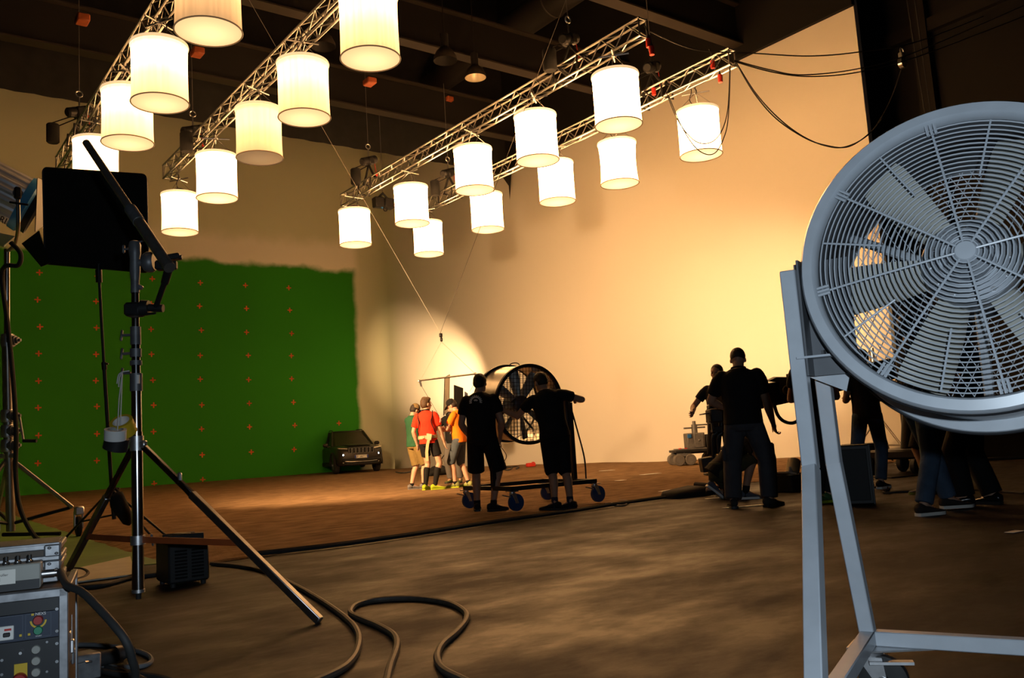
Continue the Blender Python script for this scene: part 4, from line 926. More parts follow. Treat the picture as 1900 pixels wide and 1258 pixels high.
m = MB(); m.tube(spline([h_(33, 360, DL-.28), h_(34, 400, DL-.28), h_(33, 430, DL-.24), h_(26, 455, DL-.12), h_(13, 466, DL)], 5), .014, 8); yk = m.build('yoke', 'steel', fl2)
m = MB(); m.cyl(h_(33, 358, DL-.30), h_(33, 358, DL-.22), .035, n=14); m.box(h_(33, 358, DL-.31), (.05, .05, .09), b=.01); m.cyl(h_(18, 375, DL-.29), h_(52, 380, DL-.29), .008, n=6); m.build('tilt_knob', 'black_metal', yk)
m = MB(); m.add([h_(0, 432, DL-.2), h_(28, 438, DL-.2), h_(8, 455, DL-.1), h_(-30, 440, DL-.1), h_(0, 436, DL-.1), h_(28, 442, DL-.1), h_(8, 459, DL), h_(-30, 444, DL)], [(0, 1, 2, 3), (7, 6, 5, 4), (0, 4, 5, 1), (1, 5, 6, 2), (2, 6, 7, 3), (3, 7, 4, 0)]); m.build('base_tray', 'armsil', fl2)
def plate(nm, pts, th, par, mt):
    n_ = (pts[1]-pts[0]).cross(pts[2]-pts[0]).normalized()*th; m = MB(); m.loft([pts, [p+n_ for p in pts]]); return m.build(nm, mt, par)
plate('barn_door', [h_(40, 452, DL-.25), h_(72, 428, DL-.35), h_(92, 488, DL-.45), h_(76, 495, DL-.4)], .006, fl2, mat('door_green_black', (.02, .025, .018), .5))
plate('barn_door', [h_(70, 330, DL-.25), h_(84, 336, DL-.1), h_(80, 420, DL-.1), h_(66, 430, DL-.25)], .006, fl2, 'black_metal')
text_mesh('lamp_lettering', 'ARRI', .07, 'panelblk', fl2, Matrix.Translation(h_(-4, 404, DL-.285)) @ (ROT @ Matrix.Rotation(-.46, 3, 'Z')).to_4x4(), .001)
m = MB(); m.tube(spline([P(20, 450, (DL-.2)*KL), P(38, 470, (DL-.2)*KL), P(34, 492, (DL-.2)*KL), P(10, 494, (DL-.2)*KL), P(4, 520, (DL-.1)*KL), P(14, 600, (DL-.1)*KL), P(24, 700, (DL-.12)*KL), P(30, 800, (DL-.14)*KL), P(29, 880, (DL-.15)*KL), P(38, 945, (DL-.2)*KL), P(62, 992, (DL-.2)*KL), P(85, 1010, (DL-.1)*KL)], 8), .027, 8); m.solo('lamp_cable', 'rubber', 'thick black cable hanging from the film light down the crank stand', 'cable')
# ================================================================= people
def cap_pts(m, p0, p1, r0, r1, n=12, flat=False, flat0=False):
    """tapered capsule as one closed shell"""
    p0, p1 = Vector(p0), Vector(p1); d = p1-p0; L = d.length; t = d/L; pts = []; rad = []
    if not flat0:
        for a in (-85, -60, -30): q = math.radians(a); pts.append(p0+t*(r0*math.sin(q))); rad.append(r0*math.cos(q))
    pts.append(p0); rad.append(r0); pts.append(p1); rad.append(r1)
    if not flat:
        for a in (30, 60, 85): q = math.radians(a); pts.append(p1+t*(r1*math.sin(q))); rad.append(r1*math.cos(q))
    m.tube(pts, 0, n, radii=rad)
def blob(name, m, voxel, mt, parent, smooth=6, fac=.5):
    o = m.build(name, mt, parent, smooth=0, clean=False)
    r = o.modifiers.new('r', 'REMESH'); r.mode = 'VOXEL'; r.voxel_size = voxel; r.use_smooth_shade = True
    s = o.modifiers.new('s', 'SMOOTH'); s.iterations = smooth; s.factor = fac
    dg = bpy.context.evaluated_depsgraph_get(); me = bpy.data.meshes.new_from_object(o.evaluated_get(dg))
    o.modifiers.clear(); old = o.data; o.data = me; bpy.data.meshes.remove(old); me.name = name
    me.polygons.foreach_set('use_smooth', [True]*len(me.polygons))
    if not me.materials: me.materials.append(MT[mt] if isinstance(mt, str) else mt)
    return o
def ik(a, b, l1, l2, pole):
    a, b = Vector(a), Vector(b); d = b-a; L = d.length; mx = (l1+l2)*.9995
    if L > mx: b = a+d*(mx/L); d = b-a; L = mx
    x = (l1*l1-l2*l2+L*L)/(2*L); h = math.sqrt(max(0, l1*l1-x*x)); t = d/L; p = Vector(pole); p = p-t*p.dot(t)
    p = p.normalized() if p.length > 1e-5 else t.orthogonal().normalized()
    return a+t*x+p*h, b
def hand(m, w, d, th, curl, s):
    d = d.normalized(); a = (th-d*th.dot(d)); a = a.normalized() if a.length > 1e-4 else d.orthogonal().normalized(); n = d.cross(a)
    cap_pts(m, w, w+d*.03*s, .024*s, .028*s)
    for o_ in (-.026, -.009, .009, .026): cap_pts(m, w+d*.025*s+a*o_*.7*s, w+d*.085*s+a*o_*1.15*s, .0155*s, .013*s, 8)
    for k, (o_, ln) in enumerate(((.034, .072), (.0115, .082), (-.0115, .076), (-.034, .060))):
        p = w+d*.085*s+a*o_*s; dd = (d+a*o_*3.2).normalized(); ax = a
        for i in range(3):
            ang = curl*(.5+.35*i); dd = (Matrix.Rotation(ang, 3, ax) @ dd).normalized(); q = p+dd*ln*s*(.42, .32, .26)[i]
            cap_pts(m, p, q, (.0092, .0085, .0078)[i]*s, (.0085, .0078, .007)[i]*s, 8); p = q
    p = w+d*.03*s+a*.028*s
    for i, ln in enumerate((.035, .034, .028)):
        dd = (d*(.55+.2*i)+a*(.75-.25*i)+(-n)*(.25+.2*curl)).normalized(); q = p+dd*ln*s; cap_pts(m, p, q, (.014, .011, .0095)[i]*s, (.011, .0095, .008)[i]*s, 8); p = q
def person(label, loc, rel, H, pose=None, wear=None, group=None, vox=.0095):
    pose = pose or {}; wear = wear or {}
    yaw = -math.atan2(loc[0], loc[1])+math.radians(rel)
    root = thing('person', label, 'person', loc, yaw, group); s = H/1.76; V = Vector
    bulk = wear.get('bulk', 1.0)
    pel = V(pose.get('pelvis', (0, 0, .945)))*s
    T = Matrix.Translation(pel) @ Matrix.Rotation(math.radians(pose.get('twist', 0)), 4, 'Z') @ Matrix.Rotation(math.radians(pose.get('side', 0)), 4, 'Y') @ Matrix.Rotation(-math.radians(pose.get('lean', 0)), 4, 'X')
    tp = lambda x, y, z: T @ (V((x, y, z))*s)
    tr = lambda v: (T.to_3x3() @ V(v))
    shr = pose.get('shrug', 0)
    sh = {1: tp(.168*bulk, -.01, .437+shr), -1: tp(-.168*bulk, -.01, .437+shr)}
    hip = {k: pel+V((k*.088, 0, -.045))*s for k in (1, -1)}
    if 'hipyaw' in pose: R = Matrix.Rotation(math.radians(pose['hipyaw']), 3, 'Z'); hip = {k: pel+R @ V((k*.088*s, 0, -.045*s)) for k in (1, -1)}
    ank = {1: V(pose.get('ankR', (.11, -.02, .085)))*s, -1: V(pose.get('ankL', (-.11, -.02, .085)))*s}
    fy = {1: pose.get('footR', -12), -1: pose.get('footL', 12)}
    fyaw = {k: Matrix.Rotation(math.radians(fy[k]), 3, 'Z') for k in (1, -1)}
    knee = {}
    for k in (1, -1):
        kp = pose.get('kneeR' if k == 1 else 'kneeL'); pole = V(kp) if kp else fyaw[k] @ V((0, 1, 0))
        knee[k], ank[k] = ik(hip[k], ank[k], .43*s, .415*s, pole)
    wr = {}; el = {}
    for k in (1, -1):
        w_ = pose.get('wristR' if k == 1 else 'wristL', (k*.27, .05, .80)); pole = pose.get('elbR' if k == 1 else 'elbL', (k*.35, -1, -.1))
        el[k], wr[k] = ik(sh[k], V(w_)*s, .30*s, .255*s, V(pole))
    nb = tp(0, -.015, .515+shr*.5); HR = T.to_3x3() @ Matrix.Rotation(math.radians(pose.get('hyaw', 0)), 3, 'Z') @ Matrix.Rotation(math.radians(pose.get('htilt', 0)), 3, 'Y') @ Matrix.Rotation(-math.radians(pose.get('hpitch', 0)), 3, 'X')
    if pose.get('upright'): HR = Matrix.Rotation(math.radians(pose.get('twist', 0)+pose.get('hyaw', 0)), 3, 'Z') @ Matrix.Rotation(-math.radians(pose.get('hpitch', 0)), 3, 'X')
    hc_ = nb+(HR @ V((0, .02, .125)))*s*1.0
    hp = lambda x, y, z: hc_+(HR @ V((x, y, z)))*s
    hs = lambda *r: tuple(q*s for q in r)
    # ---- body (skin): one continuous surface
    m = MB()
    m.sph(hp(0, -.012, .028), hs(.077, .097, .098), 18, 12, HR); m.sph(hp(0, .020, -.045), hs(.059, .070, .072), 16, 10, HR); m.sph(hp(0, .055, -.088), hs(.026, .026, .02), 10, 8, HR)
    cap_pts(m, hp(0, .085, .012), hp(0, .108, -.026), .009*s, .014*s, 8); cap_pts(m, hp(-.03, .078, .03), hp(.03, .078, .03), .013*s, .013*s, 8); cap_pts(m, hp(-.02, .077, -.058), hp(.02, .077, -.058), .010*s, .010*s, 8)
    for k in (1, -1): m.sph(hp(k*.078, -.004, -.008), hs(.010, .021, .031), 8, 8, HR)
    cap_pts(m, nb-tr((0, 0, .05))*s, hp(0, -.015, -.05), .060*s*bulk**.5, .056*s, 14)
    ring = lambda z, rx, ry, y=0, inf=1.0: [tp(rx*inf*bulk*math.cos(2*PI*i/20), y+ry*inf*bulk**1.3*math.sin(2*PI*i/20), z) for i in range(20)]
    belly = wear.get('belly', 0)
    torso = lambda inf: [ring(-.10, .150, .105, 0, inf), ring(0, .160, .118, .0+belly*.3, inf), ring(.12, .150, .108+belly, .004+belly*.5, inf), ring(.28, .166, .116, .006, inf), ring(.38, .172, .112, 0, inf), ring(.45, .150, .090, -.012, inf), ring(.50, .085, .066, -.018, inf), ring(.525, .06, .056, -.015, 1)]
    m.loft(torso(.88))
    for k in (1, -1):
        cap_pts(m, hip[k], knee[k], .082*s, .056*s, 14); kb = (fyaw[k] @ V((0, -.016, 0)))*s
        mid = knee[k].lerp(ank[k], .32)+kb; cap_pts(m, knee[k], mid, .054*s, .056*s, 14); cap_pts(m, mid, ank[k], .056*s, .036*s, 14)
        cap_pts(m, ank[k], ank[k]+(fyaw[k] @ V((0, .10, -.045)))*s, .034*s, .028*s, 10)
        cap_pts(m, sh[k], el[k], .046*s*bulk, .040*s*bulk, 12); mid = el[k].lerp(wr[k], .3); cap_pts(m, el[k], mid, .040*s*bulk, .042*s*bulk, 12); cap_pts(m, mid, wr[k], .042*s*bulk, .026*s, 12)
        hd_ = pose.get('handR' if k == 1 else 'handL'); dd = V(hd_) if hd_ else (wr[k]-el[k]).normalized()
        hand(m, wr[k], dd, V(pose.get('thumbR' if k == 1 else 'thumbL', (-k*.35, 1, .2))), pose.get('curl', .45)*(-k), s)
    body = blob('body', m, vox*.8, wear.get('skin', 'skin'), root, 5)
    # eyes, brows, lips
    m = MB()
    for k in (1, -1): m.sph(hp(k*.031, .080, .008), hs(.012, .009, .007), 8, 6, HR)
    m.build('eye', 'eye', body)
    m = MB(); m.sph(hp(0, .089, -.056), hs(.022, .008, .006), 8, 6, HR); m.build('lips', 'lips', body)
    # ---- hair
    hm = wear.get('hairmat', 'hair'); hl = wear.get('hair', 'short')
    if hl:
        m = MB(); m.sph(hp(0, -.020, .040), hs(.083, .098, .096), 18, 12, HR)
        if hl == 'full': m.sph(hp(0, -.035, .0), hs(.083, .085, .085), 16, 10, HR); m.sph(hp(.01, .03, .10), hs(.065, .06, .045), 14, 8, HR); m.sph(hp(-.02, -.02, .115), hs(.05, .06, .035), 12, 8, HR)
        elif hl == 'short': m.sph(hp(0, -.040, .005), hs(.080, .075, .075), 16, 10, HR)
        h_ = blob('hair', m, .009, hm, root, 3)
        # keep hair behind the hairline only
        bm = bmesh.new(); bm.from_mesh(h_.data); inv = HR.transposed()
        kill = [v for v in bm.verts if (lambda q: q.y > .050*s and q.z < .062*s)(inv @ (v.co-hc_))]
        bmesh.ops.delete(bm, geom=kill, context='VERTS'); bm.to_mesh(h_.data); bm.free()
    if wear.get('beard'):
        m = MB(); m.sph(hp(0, .036, -.075), hs(.055, .056, .048), 14, 10, HR); h_ = blob('beard', m, .008, hm, root, 3)
        bm = bmesh.new(); bm.from_mesh(h_.data); inv = HR.transposed()
        kill = [v for v in bm.verts if (inv @ (v.co-hc_)).z > -.040*s]; bmesh.ops.delete(bm, geom=kill, context='VERTS'); bm.to_mesh(h_.data); bm.free()
    # ---- cap
    if 'cap' in wear:
        m = MB(Matrix.Translation(hc_) @ HR.to_4x4() @ Matrix.Diagonal((s, s, s, 1))); prof = [(.094, .035), (.094, .06), (.088, .095), (.068, .128), (.035, .146), (.0, .150)]
        m.lathe(prof, 24, c=(0, -.012, 0)); m.v = m.v; cp = m.build('cap', wear['cap'], root, smooth=80)
        m = MB(Matrix.Translation(hc_) @ HR.to_4x4() @ Matrix.Diagonal((s, s, s, 1))); a_ = [PI*i/14 for i in range(15)]
        top = [(.086*math.cos(a), .062+.105*math.sin(a)**.8, .046-.035*math.sin(a)*.8+.012*abs(math.cos(a))*0) for a in a_]; inn = [(.086*math.cos(a), .055+.02*math.sin(a), .050) for a in a_]
        m.loft([inn, top], caps=False, closed=False); m.loft([[(x, y, z-.006) for x, y, z in inn], [(x, y, z-.006) for x, y, z in top]], caps=False, closed=False); m.loft([top, [(x, y, z-.006) for x, y, z in top]], caps=False, closed=False)
        m.build('cap_brim', wear.get('brim', wear['cap']), cp, smooth=80)
        if 'cap_front' in wear:
            m = MB(Matrix.Translation(hc_) @ HR.to_4x4() @ Matrix.Diagonal((s, s, s, 1))); m.lathe([(r+.002, z) for r, z in prof], 12, c=(0, -.012, 0), a0=PI*.12, a1=PI*.88); m.build('cap_front', wear['cap_front'], cp, smooth=80)
            m = MB(Matrix.Translation(hc_) @ HR.to_4x4() @ Matrix.Diagonal((s, s, s, 1))); m.sph((.015, .078, .085), (.022, .006, .02), 10, 6); m.build('cap_emblem', 'white', cp)
    # ---- shirt
    sm = wear.get('shirt', 'black_cotton'); m = MB(); hem = wear.get('hem', -.10)
    tors = [ring(hem, .172, .132, belly*.3, 1.04), ring(-.02, .170, .130, belly*.3, 1.03), ring(.10, .160, .120+belly, .004+belly*.5, 1.05), ring(.22, .166, .122+belly*.6, .006, 1.05), ring(.33, .178, .124, .004, 1.06), ring(.41, .180, .114, -.004, 1.05), ring(.455, .162, .096, -.014, 1.06), ring(.492, .115, .080, -.018, 1.05), ring(.525, .070, .066, -.014, 1.02)]
    m.loft(tors); sl = wear.get('sleeve', .58)
    for k in (1, -1):
        e_ = sh[k].lerp(el[k], min(sl, 1)); cap_pts(m, sh[k]-tr((k*.012, 0, .006))*s, sh[k].lerp(el[k], .25), .067*s*bulk, .068*s*bulk, 14); cap_pts(m, sh[k].lerp(el[k], .2), e_, .068*s*bulk, .066*s*bulk, 14, flat=sl <= 1)
        if sl > 1: cap_pts(m, el[k], wr[k].lerp(el[k], .04), .062*s*bulk, .045*s, 14, flat=True)
    shirt = blob('shirt', m, vox, sm, root, 4)
    if 'collar' in wear:
        m = MB(); m.tube([tp(.072*math.cos(a), -.012+.066*math.sin(a), .528+.012*math.sin(a+PI)) for a in [2*PI*i/20 for i in range(20)]], .010*s, 6, closed=True); m.build('collar', wear['collar'], shirt)
    # ---- trousers or shorts
    pm = wear.get('pants', 'black_cotton'); pl = wear.get('plen', 1.0); m = MB(); wd = wear.get('pwide', 1.0)
    pr = lambda z, rx, ry: [pel+V((rx*s*bulk*math.cos(2*PI*i/20), ry*s*bulk*math.sin(2*PI*i/20), z*s)) for i in range(20)]
    m.loft([pr(-.14, .12, .11), pr(-.10, .158, .128), pr(-.03, .164, .130), pr(.06, .155, .118+belly*.5), pr(.09, .150, .112)])
    for k in (1, -1):
        top_ = hip[k]+V((0, 0, -.01))*s
        if pl <= 1.0: cap_pts(m, top_, hip[k].lerp(knee[k], pl), .098*s*bulk, .090*s*wd*bulk, 16, flat=True)
        else:
            cap_pts(m, top_, knee[k], .098*s*bulk, .076*s*wd*bulk, 16); e_ = knee[k].lerp(ank[k], pl-1.0); cap_pts(m, knee[k], e_, .076*s*wd*bulk, .070*s*wd*bulk, 16, flat=True)
    pants = blob('trousers' if pl > 1.3 else 'shorts', m, vox, pm, root, 4)
    # ---- socks and shoes
    for k in (1, -1):
        if wear.get('sock'):
            t_ = wear['sock']; m = MB(); kb = (fyaw[k] @ V((0, -.016, 0)))*s; a0 = ank[k].lerp(knee[k], t_); mid = knee[k].lerp(ank[k], .32)+kb
            if t_ > .6: cap_pts(m, a0+kb*.6, mid, .057*s, .0605*s, 14, flat0=True); cap_pts(m, mid, ank[k], .0605*s, .041*s, 14)
            else: cap_pts(m, a0+kb*t_, ank[k]-V((0, 0, .03))*s, (.041+.015*t_)*s, .041*s, 14, flat0=True)
            blob('sock', m, .008, wear.get('sockmat', 'black_cotton'), root, 2)
        F = Matrix.Translation(V((ank[k].x, ank[k].y, ank[k].z-.085*s))) @ fyaw[k].to_4x4() @ Matrix.Diagonal((s, s, s, 1))
        if pose.get('heel'+('R' if k == 1 else 'L')): F = F @ Matrix.Translation((0, .12, 0)) @ Matrix.Rotation(-math.radians(pose['heel'+('R' if k == 1 else 'L')]), 4, 'X') @ Matrix.Translation((0, -.12, 0))
        m = MB(F); rg = []
        for y, w_, h0, h1 in ((-.082, .020, .03, .06), (-.074, .034, .022, .095), (-.04, .041, .02, .108), (.0, .040, .02, .102), (.05, .043, .02, .080), (.10, .049, .02, .062), (.15, .050, .02, .050), (.185, .040, .022, .042), (.205, .018, .026, .034)):
            rg.append([(w_*math.cos(2*PI*i/16), y, (h0+h1)/2+(h1-h0)/2*math.sin(2*PI*i/16)) for i in range(16)])
        m.loft(rg); sho = m.build('shoe', wear.get('shoe', 'black_shoe'), root, smooth=70)
        m = MB(F); pl_ = [(-.080, .018), (-.072, .036), (-.02, .042), (.06, .045), (.12, .052), (.17, .049), (.20, .030), (.21, .012)]
        poly = [(w_, y) for y, w_ in pl_]+[(-w_, y) for y, w_ in pl_[::-1]]; m.prism(poly, .026, Matrix.Translation((0, 0, .001))); m.build('sole', wear.get('sole', 'black_plastic'), sho)
        m = MB(F)
        for q in range(4): m.cyl((-.022, .035+.022*q, .088-.010*q), (.022, .035+.022*q, .088-.010*q), .0045, n=5)
        m.build('lace', wear.get('lace', 'black_plastic'), sho)
    info = dict(root=root, s=s, T=T, tp=tp, hp=hp, HR=HR, pel=pel, sh=sh, el=el, wr=wr, knee=knee, hip=hip, ank=ank, shirt=shirt, pants=pants, body=body, tr=tr)
    return info
cloth = lambda n, c, v=.12: mat(n, c, .85, var=v, vscale=7, bump=.25, bscale=22, spec=.2)
MT['black_cotton'] = cloth('black_cotton', (.010, .0095, .0095)); MT['hair'] = mat('dark_hair', (.022, .014, .009), .6, var=.3, vscale=40, bump=.4, bscale=120)
MT['eye'] = mat('eye_dark', (.03, .02, .015), .3); MT['lips'] = mat('lips', (.34, .14, .10), .5); MT['black_shoe'] = cloth('black_shoe', (.012, .012, .012))
MT['green_cotton'] = cloth('green_cotton', (.022, .085, .040)); MT['khaki'] = cloth('khaki', (.20, .135, .045)); MT['red_jersey'] = cloth('red_jersey', (.78, .035, .012)); MT['orange_cotton'] = cloth('orange_cotton', (.90, .20, .010))
MT['denim'] = cloth('denim', (.07, .085, .10), .25); MT['jeans'] = cloth('jeans', (.055, .085, .135), .25); MT['greypants'] = cloth('grey_trousers', (.060, .058, .066)); MT['olive'] = cloth('olive_cotton', (.045, .045, .022))
MT['capnavy'] = cloth('cap_navy', (.025, .03, .055)); MT['captan'] = cloth('cap_tan_mesh', (.17, .115, .05)); MT['yellowshoe'] = cloth('yellow_shoe', (.34, .42, .02)); MT['greyshoe'] = cloth('grey_shoe', (.16, .15, .15)); MT['webbing'] = cloth('beige_webbing', (.48, .36, .20))
gp_ = lambda px, py, z=DZ: G(px, py, z)
# -- crew at the middle fan
a_ = gp_(902, 949, .02); iA = person('man in black shirt and shorts seen from behind, gear print on his back', a_, -8, 1.72,
    dict(hyaw=-18, hpitch=8, wristL=(-.19, .20, .93), elbL=(-.6, -1, -.2), wristR=(.21, .16, .90), elbR=(.6, -1, -.1), ankL=(-.115, .06, .085), ankR=(.10, -.05, .085), footR=-55, footL=8, lean=3),
    dict(plen=1.0, pwide=1.12, bulk=1.08, sock=.14, skin='skin2', sleeve=.62))
R_ = iA
m = MB()
g0_ = lambda a, r: R_['tp'](-.035+r*math.cos(a), -.142+.0*r, .40+r*math.sin(a))
pts = [g0_(math.radians(-15+14*i), .058) for i in range(16)]; m.tube(pts, .008, 5)
for i in range(12):
    a = math.radians(-10+18*i); m.tube([g0_(a, .058), g0_(a, .080)], .0075, 5)
for i in range(4): m.tube([g0_(math.radians(40+30*i), .012), g0_(math.radians(40+30*i), .034)], .005, 5)
m.build('gear_print', mat('print_grey', (.62, .60, .56), .8), R_['shirt'])
b_ = gp_(1043, 945, .015)
iB = person('man in black shirt and knee shorts leaning on the wheeled fan with both arms spread', b_, 6, 1.70,
    dict(side=-9, lean=9, pelvis=(-.03, .02, .945), twist=-4, hyaw=35, hpitch=12, wristL=(-.64, .38, 1.26), elbL=(-.3, .2, -1), wristR=(.31, .40, 1.33), elbR=(1, -.2, -.3), ankL=(-.09, -.08, .085), ankR=(.09, -.14, .085), footL=62, footR=58, kneeL=(.1, 1, 0), kneeR=(-.1, 1, 0), curl=.8, handL=(-.6, .6, .1), handR=(-.2, .9, -.1)),
    dict(plen=1.06, pwide=1.1, bulk=1.04, sock=.18, sockmat=MT['capnavy'], skin='skin2'))
# -- the group by the white wall
p1 = gp_(772, 908); iG = person('man in green shirt, khaki shorts and cap with folded arms beside the red player', p1, -52, 1.70,
    dict(hpitch=28, hyaw=-4, wristR=(-.02, .27, 1.13), elbR=(.8, -.3, -.8), wristL=(.06, .25, 1.09), elbL=(-.9, -.2, -.8), handR=(-1, .1, .1), handL=(1, .1, 0), ankL=(-.10, -.03, .085), ankR=(.12, .10, .085), footL=-20, footR=-30),
    dict(shirt='green_cotton', pants='khaki', plen=1.0, pwide=1.15, cap='captan', cap_front='capnavy', brim='capnavy', shoe='greyshoe', lace='red', sole='greyshoe', sock=.10))
p2 = gp_(799, 909); iR = person('player in red jersey, black shorts and long socks with beige harness belt', p2, -14, 1.76,
    dict(hyaw=-46, hpitch=2, wristL=(-.24, .10, .86), elbL=(-.8, -.8, 0), wristR=(.28, .12, .84), elbR=(.7, -.8, 0), ankL=(-.10, .03, .085), ankR=(.10, -.05, .085), footL=-18, footR=-62, side=-2),
    dict(shirt='red_jersey', pants='black_cotton', plen=.66, sock=.80, shoe='yellowshoe', sole='yellowshoe', hair='full', hairmat=mat('brown_hair', (.07, .035, .015), .6, var=.3, vscale=40, bump=.4, bscale=120), sleeve=.72, hem=-.09, collar='black_cotton'))
m = MB()
for k in (1, -1): m.tube(spline([iR['sh'][k]+iR['tr']((-.03*k, -.03, .075)), iR['tp'](.135*k, -.095, .40), iR['tp'](.115*k, -.122, .30), iR['tp'](.155*k, -.098, .16), iR['tp'](.165*k, -.06, .10)], 6), .010, 6)
m.build('black_stripe', 'black_cotton', iR['shirt'])
m = MB(); rr = [iR['tp'](.179*math.cos(2*PI*i/28), .137*math.sin(2*PI*i/28), .03) for i in range(28)]
m.loft([[v+Vector((0, 0, -.03)) for v in rr], [v+Vector((0, 0, .03)) for v in rr]], caps=False); m.loft([[v*1.0+Vector((0, 0, -.03))+(v-iR['pel'])*.03 for v in rr], [v+Vector((0, 0, .03))+(v-iR['pel'])*.03 for v in rr]], caps=False); blt = m.build('harness_belt', 'webbing', iR['root'])
m = MB(); q0 = iR['tp'](.06, -.15, .03); m.box(q0+Vector((0, 0, 0)), (.11, .03, .12), Matrix.Rotation(.2, 3, 'Y'), .01); m.box(iR['tp'](-.05, -.142, .03), (.05, .02, .05), b=.006); m.build('buckle', mat('brass_buckle', (.45, .36, .22), .4, .4), blt)
m = MB(); st_ = [iR['tp'](.05, -.155, -.02), iR['tp'](.02, -.165, -.12), iR['tp'](-.005, -.165, -.25), iR['tp'](-.012, -.155, -.41)]
m.loft([[v+Vector((-.028, 0, 0)), v+Vector((.028, 0, 0)), v+Vector((.028, -.008, 0)), v+Vector((-.028, -.008, 0))] for v in st_]); m.build('hanging_strap', 'webbing', blt)
m = MB(); q0 = iR['sh'][1].lerp(iR['el'][1], .42)+iR['tr']((.075, -.015, .0)); m.box(q0, (.006, .085, .085), Matrix.Rotation(.15, 3, 'Y')); sq = m.build('sleeve_patch', 'white', iR['shirt'])
m = MB(); m.box(q0+Vector((.003, 0, 0)), (.006, .072, .072), Matrix.Rotation(.15, 3, 'Y')); m.build('patch_field', 'red_jersey', sq)
m = MB(); m.tube([q0+Vector((.007, .02, .005)), q0+Vector((.007, .0, -.022)), q0+Vector((.007, -.025, .028))], .006, 5); m.build('tick_mark', 'white', sq)
p3 = gp_(857, 904); iO = person('man in bright orange shirt, denim shorts and black cap reaching towards the player', p3, 68, 1.74,
    dict(hpitch=26, hyaw=6, lean=5, wristL=(-.14, .38, 1.17), elbL=(-.5, -.4, -1), wristR=(.12, .34, 1.10), elbR=(.6, -.4, -1), ankL=(-.10, .09, .085), ankR=(.10, -.10, .085), footL=8, footR=-14, curl=.7),
    dict(shirt='orange_cotton', pants='denim', plen=1.02, pwide=1.12, cap='black_cotton', shoe=cloth('lime_grey_shoe', (.26, .28, .10), .4), sole='yellowshoe', lace='yellowshoe', sock=.1, sleeve=.66))
p4 = gp_(845, 896); iBd = person('bearded man in dark clothes half hidden behind the man in orange', p4, 160, 1.76,
    dict(hpitch=4, hyaw=10, wristR=(.30, .36, 1.26), elbR=(.5, -.3, -1), handR=(.2, .2, 1), wristL=(-.15, .28, 1.1), elbL=(-.8, -.2, -1), curl=.6), dict(beard=True, shirt='black_cotton', pants=cloth('mid_grey_trousers', (.12, .11, .10)), plen=1.92, shoe=cloth('dark_lime_shoe', (.08, .10, .03))))
# -- men on the right
p5 = G(1394, 942); iM = person('large man in black polo and grey cargo trousers standing with his back to us', p5, -4, 1.74,
    dict(hpitch=30, hyaw=0, shrug=.01, wristR=(.31, .12, .80), elbR=(.6, -.8, 0), wristL=(-.20, .30, 1.06), elbL=(-1, -.6, -.3), ankL=(-.175, -.02, .085), ankR=(.19, .03, .085), footL=14, footR=-38, curl=.95),
    dict(bulk=1.16, pants='greypants', plen=1.97, pwide=1.12, skin='skin2', hair='crop', collar='black_cotton', shoe=cloth('dark_boot', (.035, .032, .030)), sleeve=.70, hem=-.07))
for k in (1, -1):
    q = iM['hip'][k].lerp(iM['knee'][k], .78)+Vector((k*.085, -.01, 0)); m = MB(); m.box(q, (.05, .14, .16), b=.018); m.build('cargo_pocket', 'greypants', iM['pants'])
m = MB()
p6 = G(1335, 893.0); p6 = Vector((p6.x*.86, p6.y*.86, 0)); person('man in dark shirt facing us behind the camera rig, half hidden', P(1340, 800, 11.8)*1 - Vector((0, 0, P(1340, 800, 11.8).z)), 165, 1.76, dict(hyaw=-8, wristR=(.30, .28, 1.08), elbR=(.8, -.4, -.6), wristL=(-.2, .3, 1.05), elbL=(-.8, -.4, -.6), curl=.9), dict(shirt=cloth('charcoal_cotton', (.022, .02, .02)), plen=1.0, skin='skin2'))
p7 = P(1352, 800, 10.4); p7.z = 0; iC = person('man crouching on the floor behind the man in grey cargo trousers', p7, -78, 1.74,
    dict(pelvis=(0, -.16, .36), lean=46, hpitch=10, wristR=(.1, .40, .40), elbR=(.7, .2, -.5), wristL=(-.2, .38, .40), elbL=(-.8, .2, -.5), ankR=(.13, .10, .085), ankL=(-.12, -.28, .12), kneeR=(.2, 1, .8), kneeL=(-.1, 1, .1), heelL=40),
    dict(pants='olive', plen=1.02, shirt='black_cotton', shoe=cloth('blue_grey_shoe', (.09, .10, .13)), sole='white', sock=.2, skin='skin2'))
text_mesh('shirt_lettering', 'CREW', .075, 'print_grey_m' if 'print_grey_m' in MT else 'paper', iC['shirt'], Matrix.Translation(iC['tp'](0, -.152, .30)) @ iC['T'].to_3x3().to_4x4() @ Matrix.Rotation(PI/2, 4, 'X'), .002)
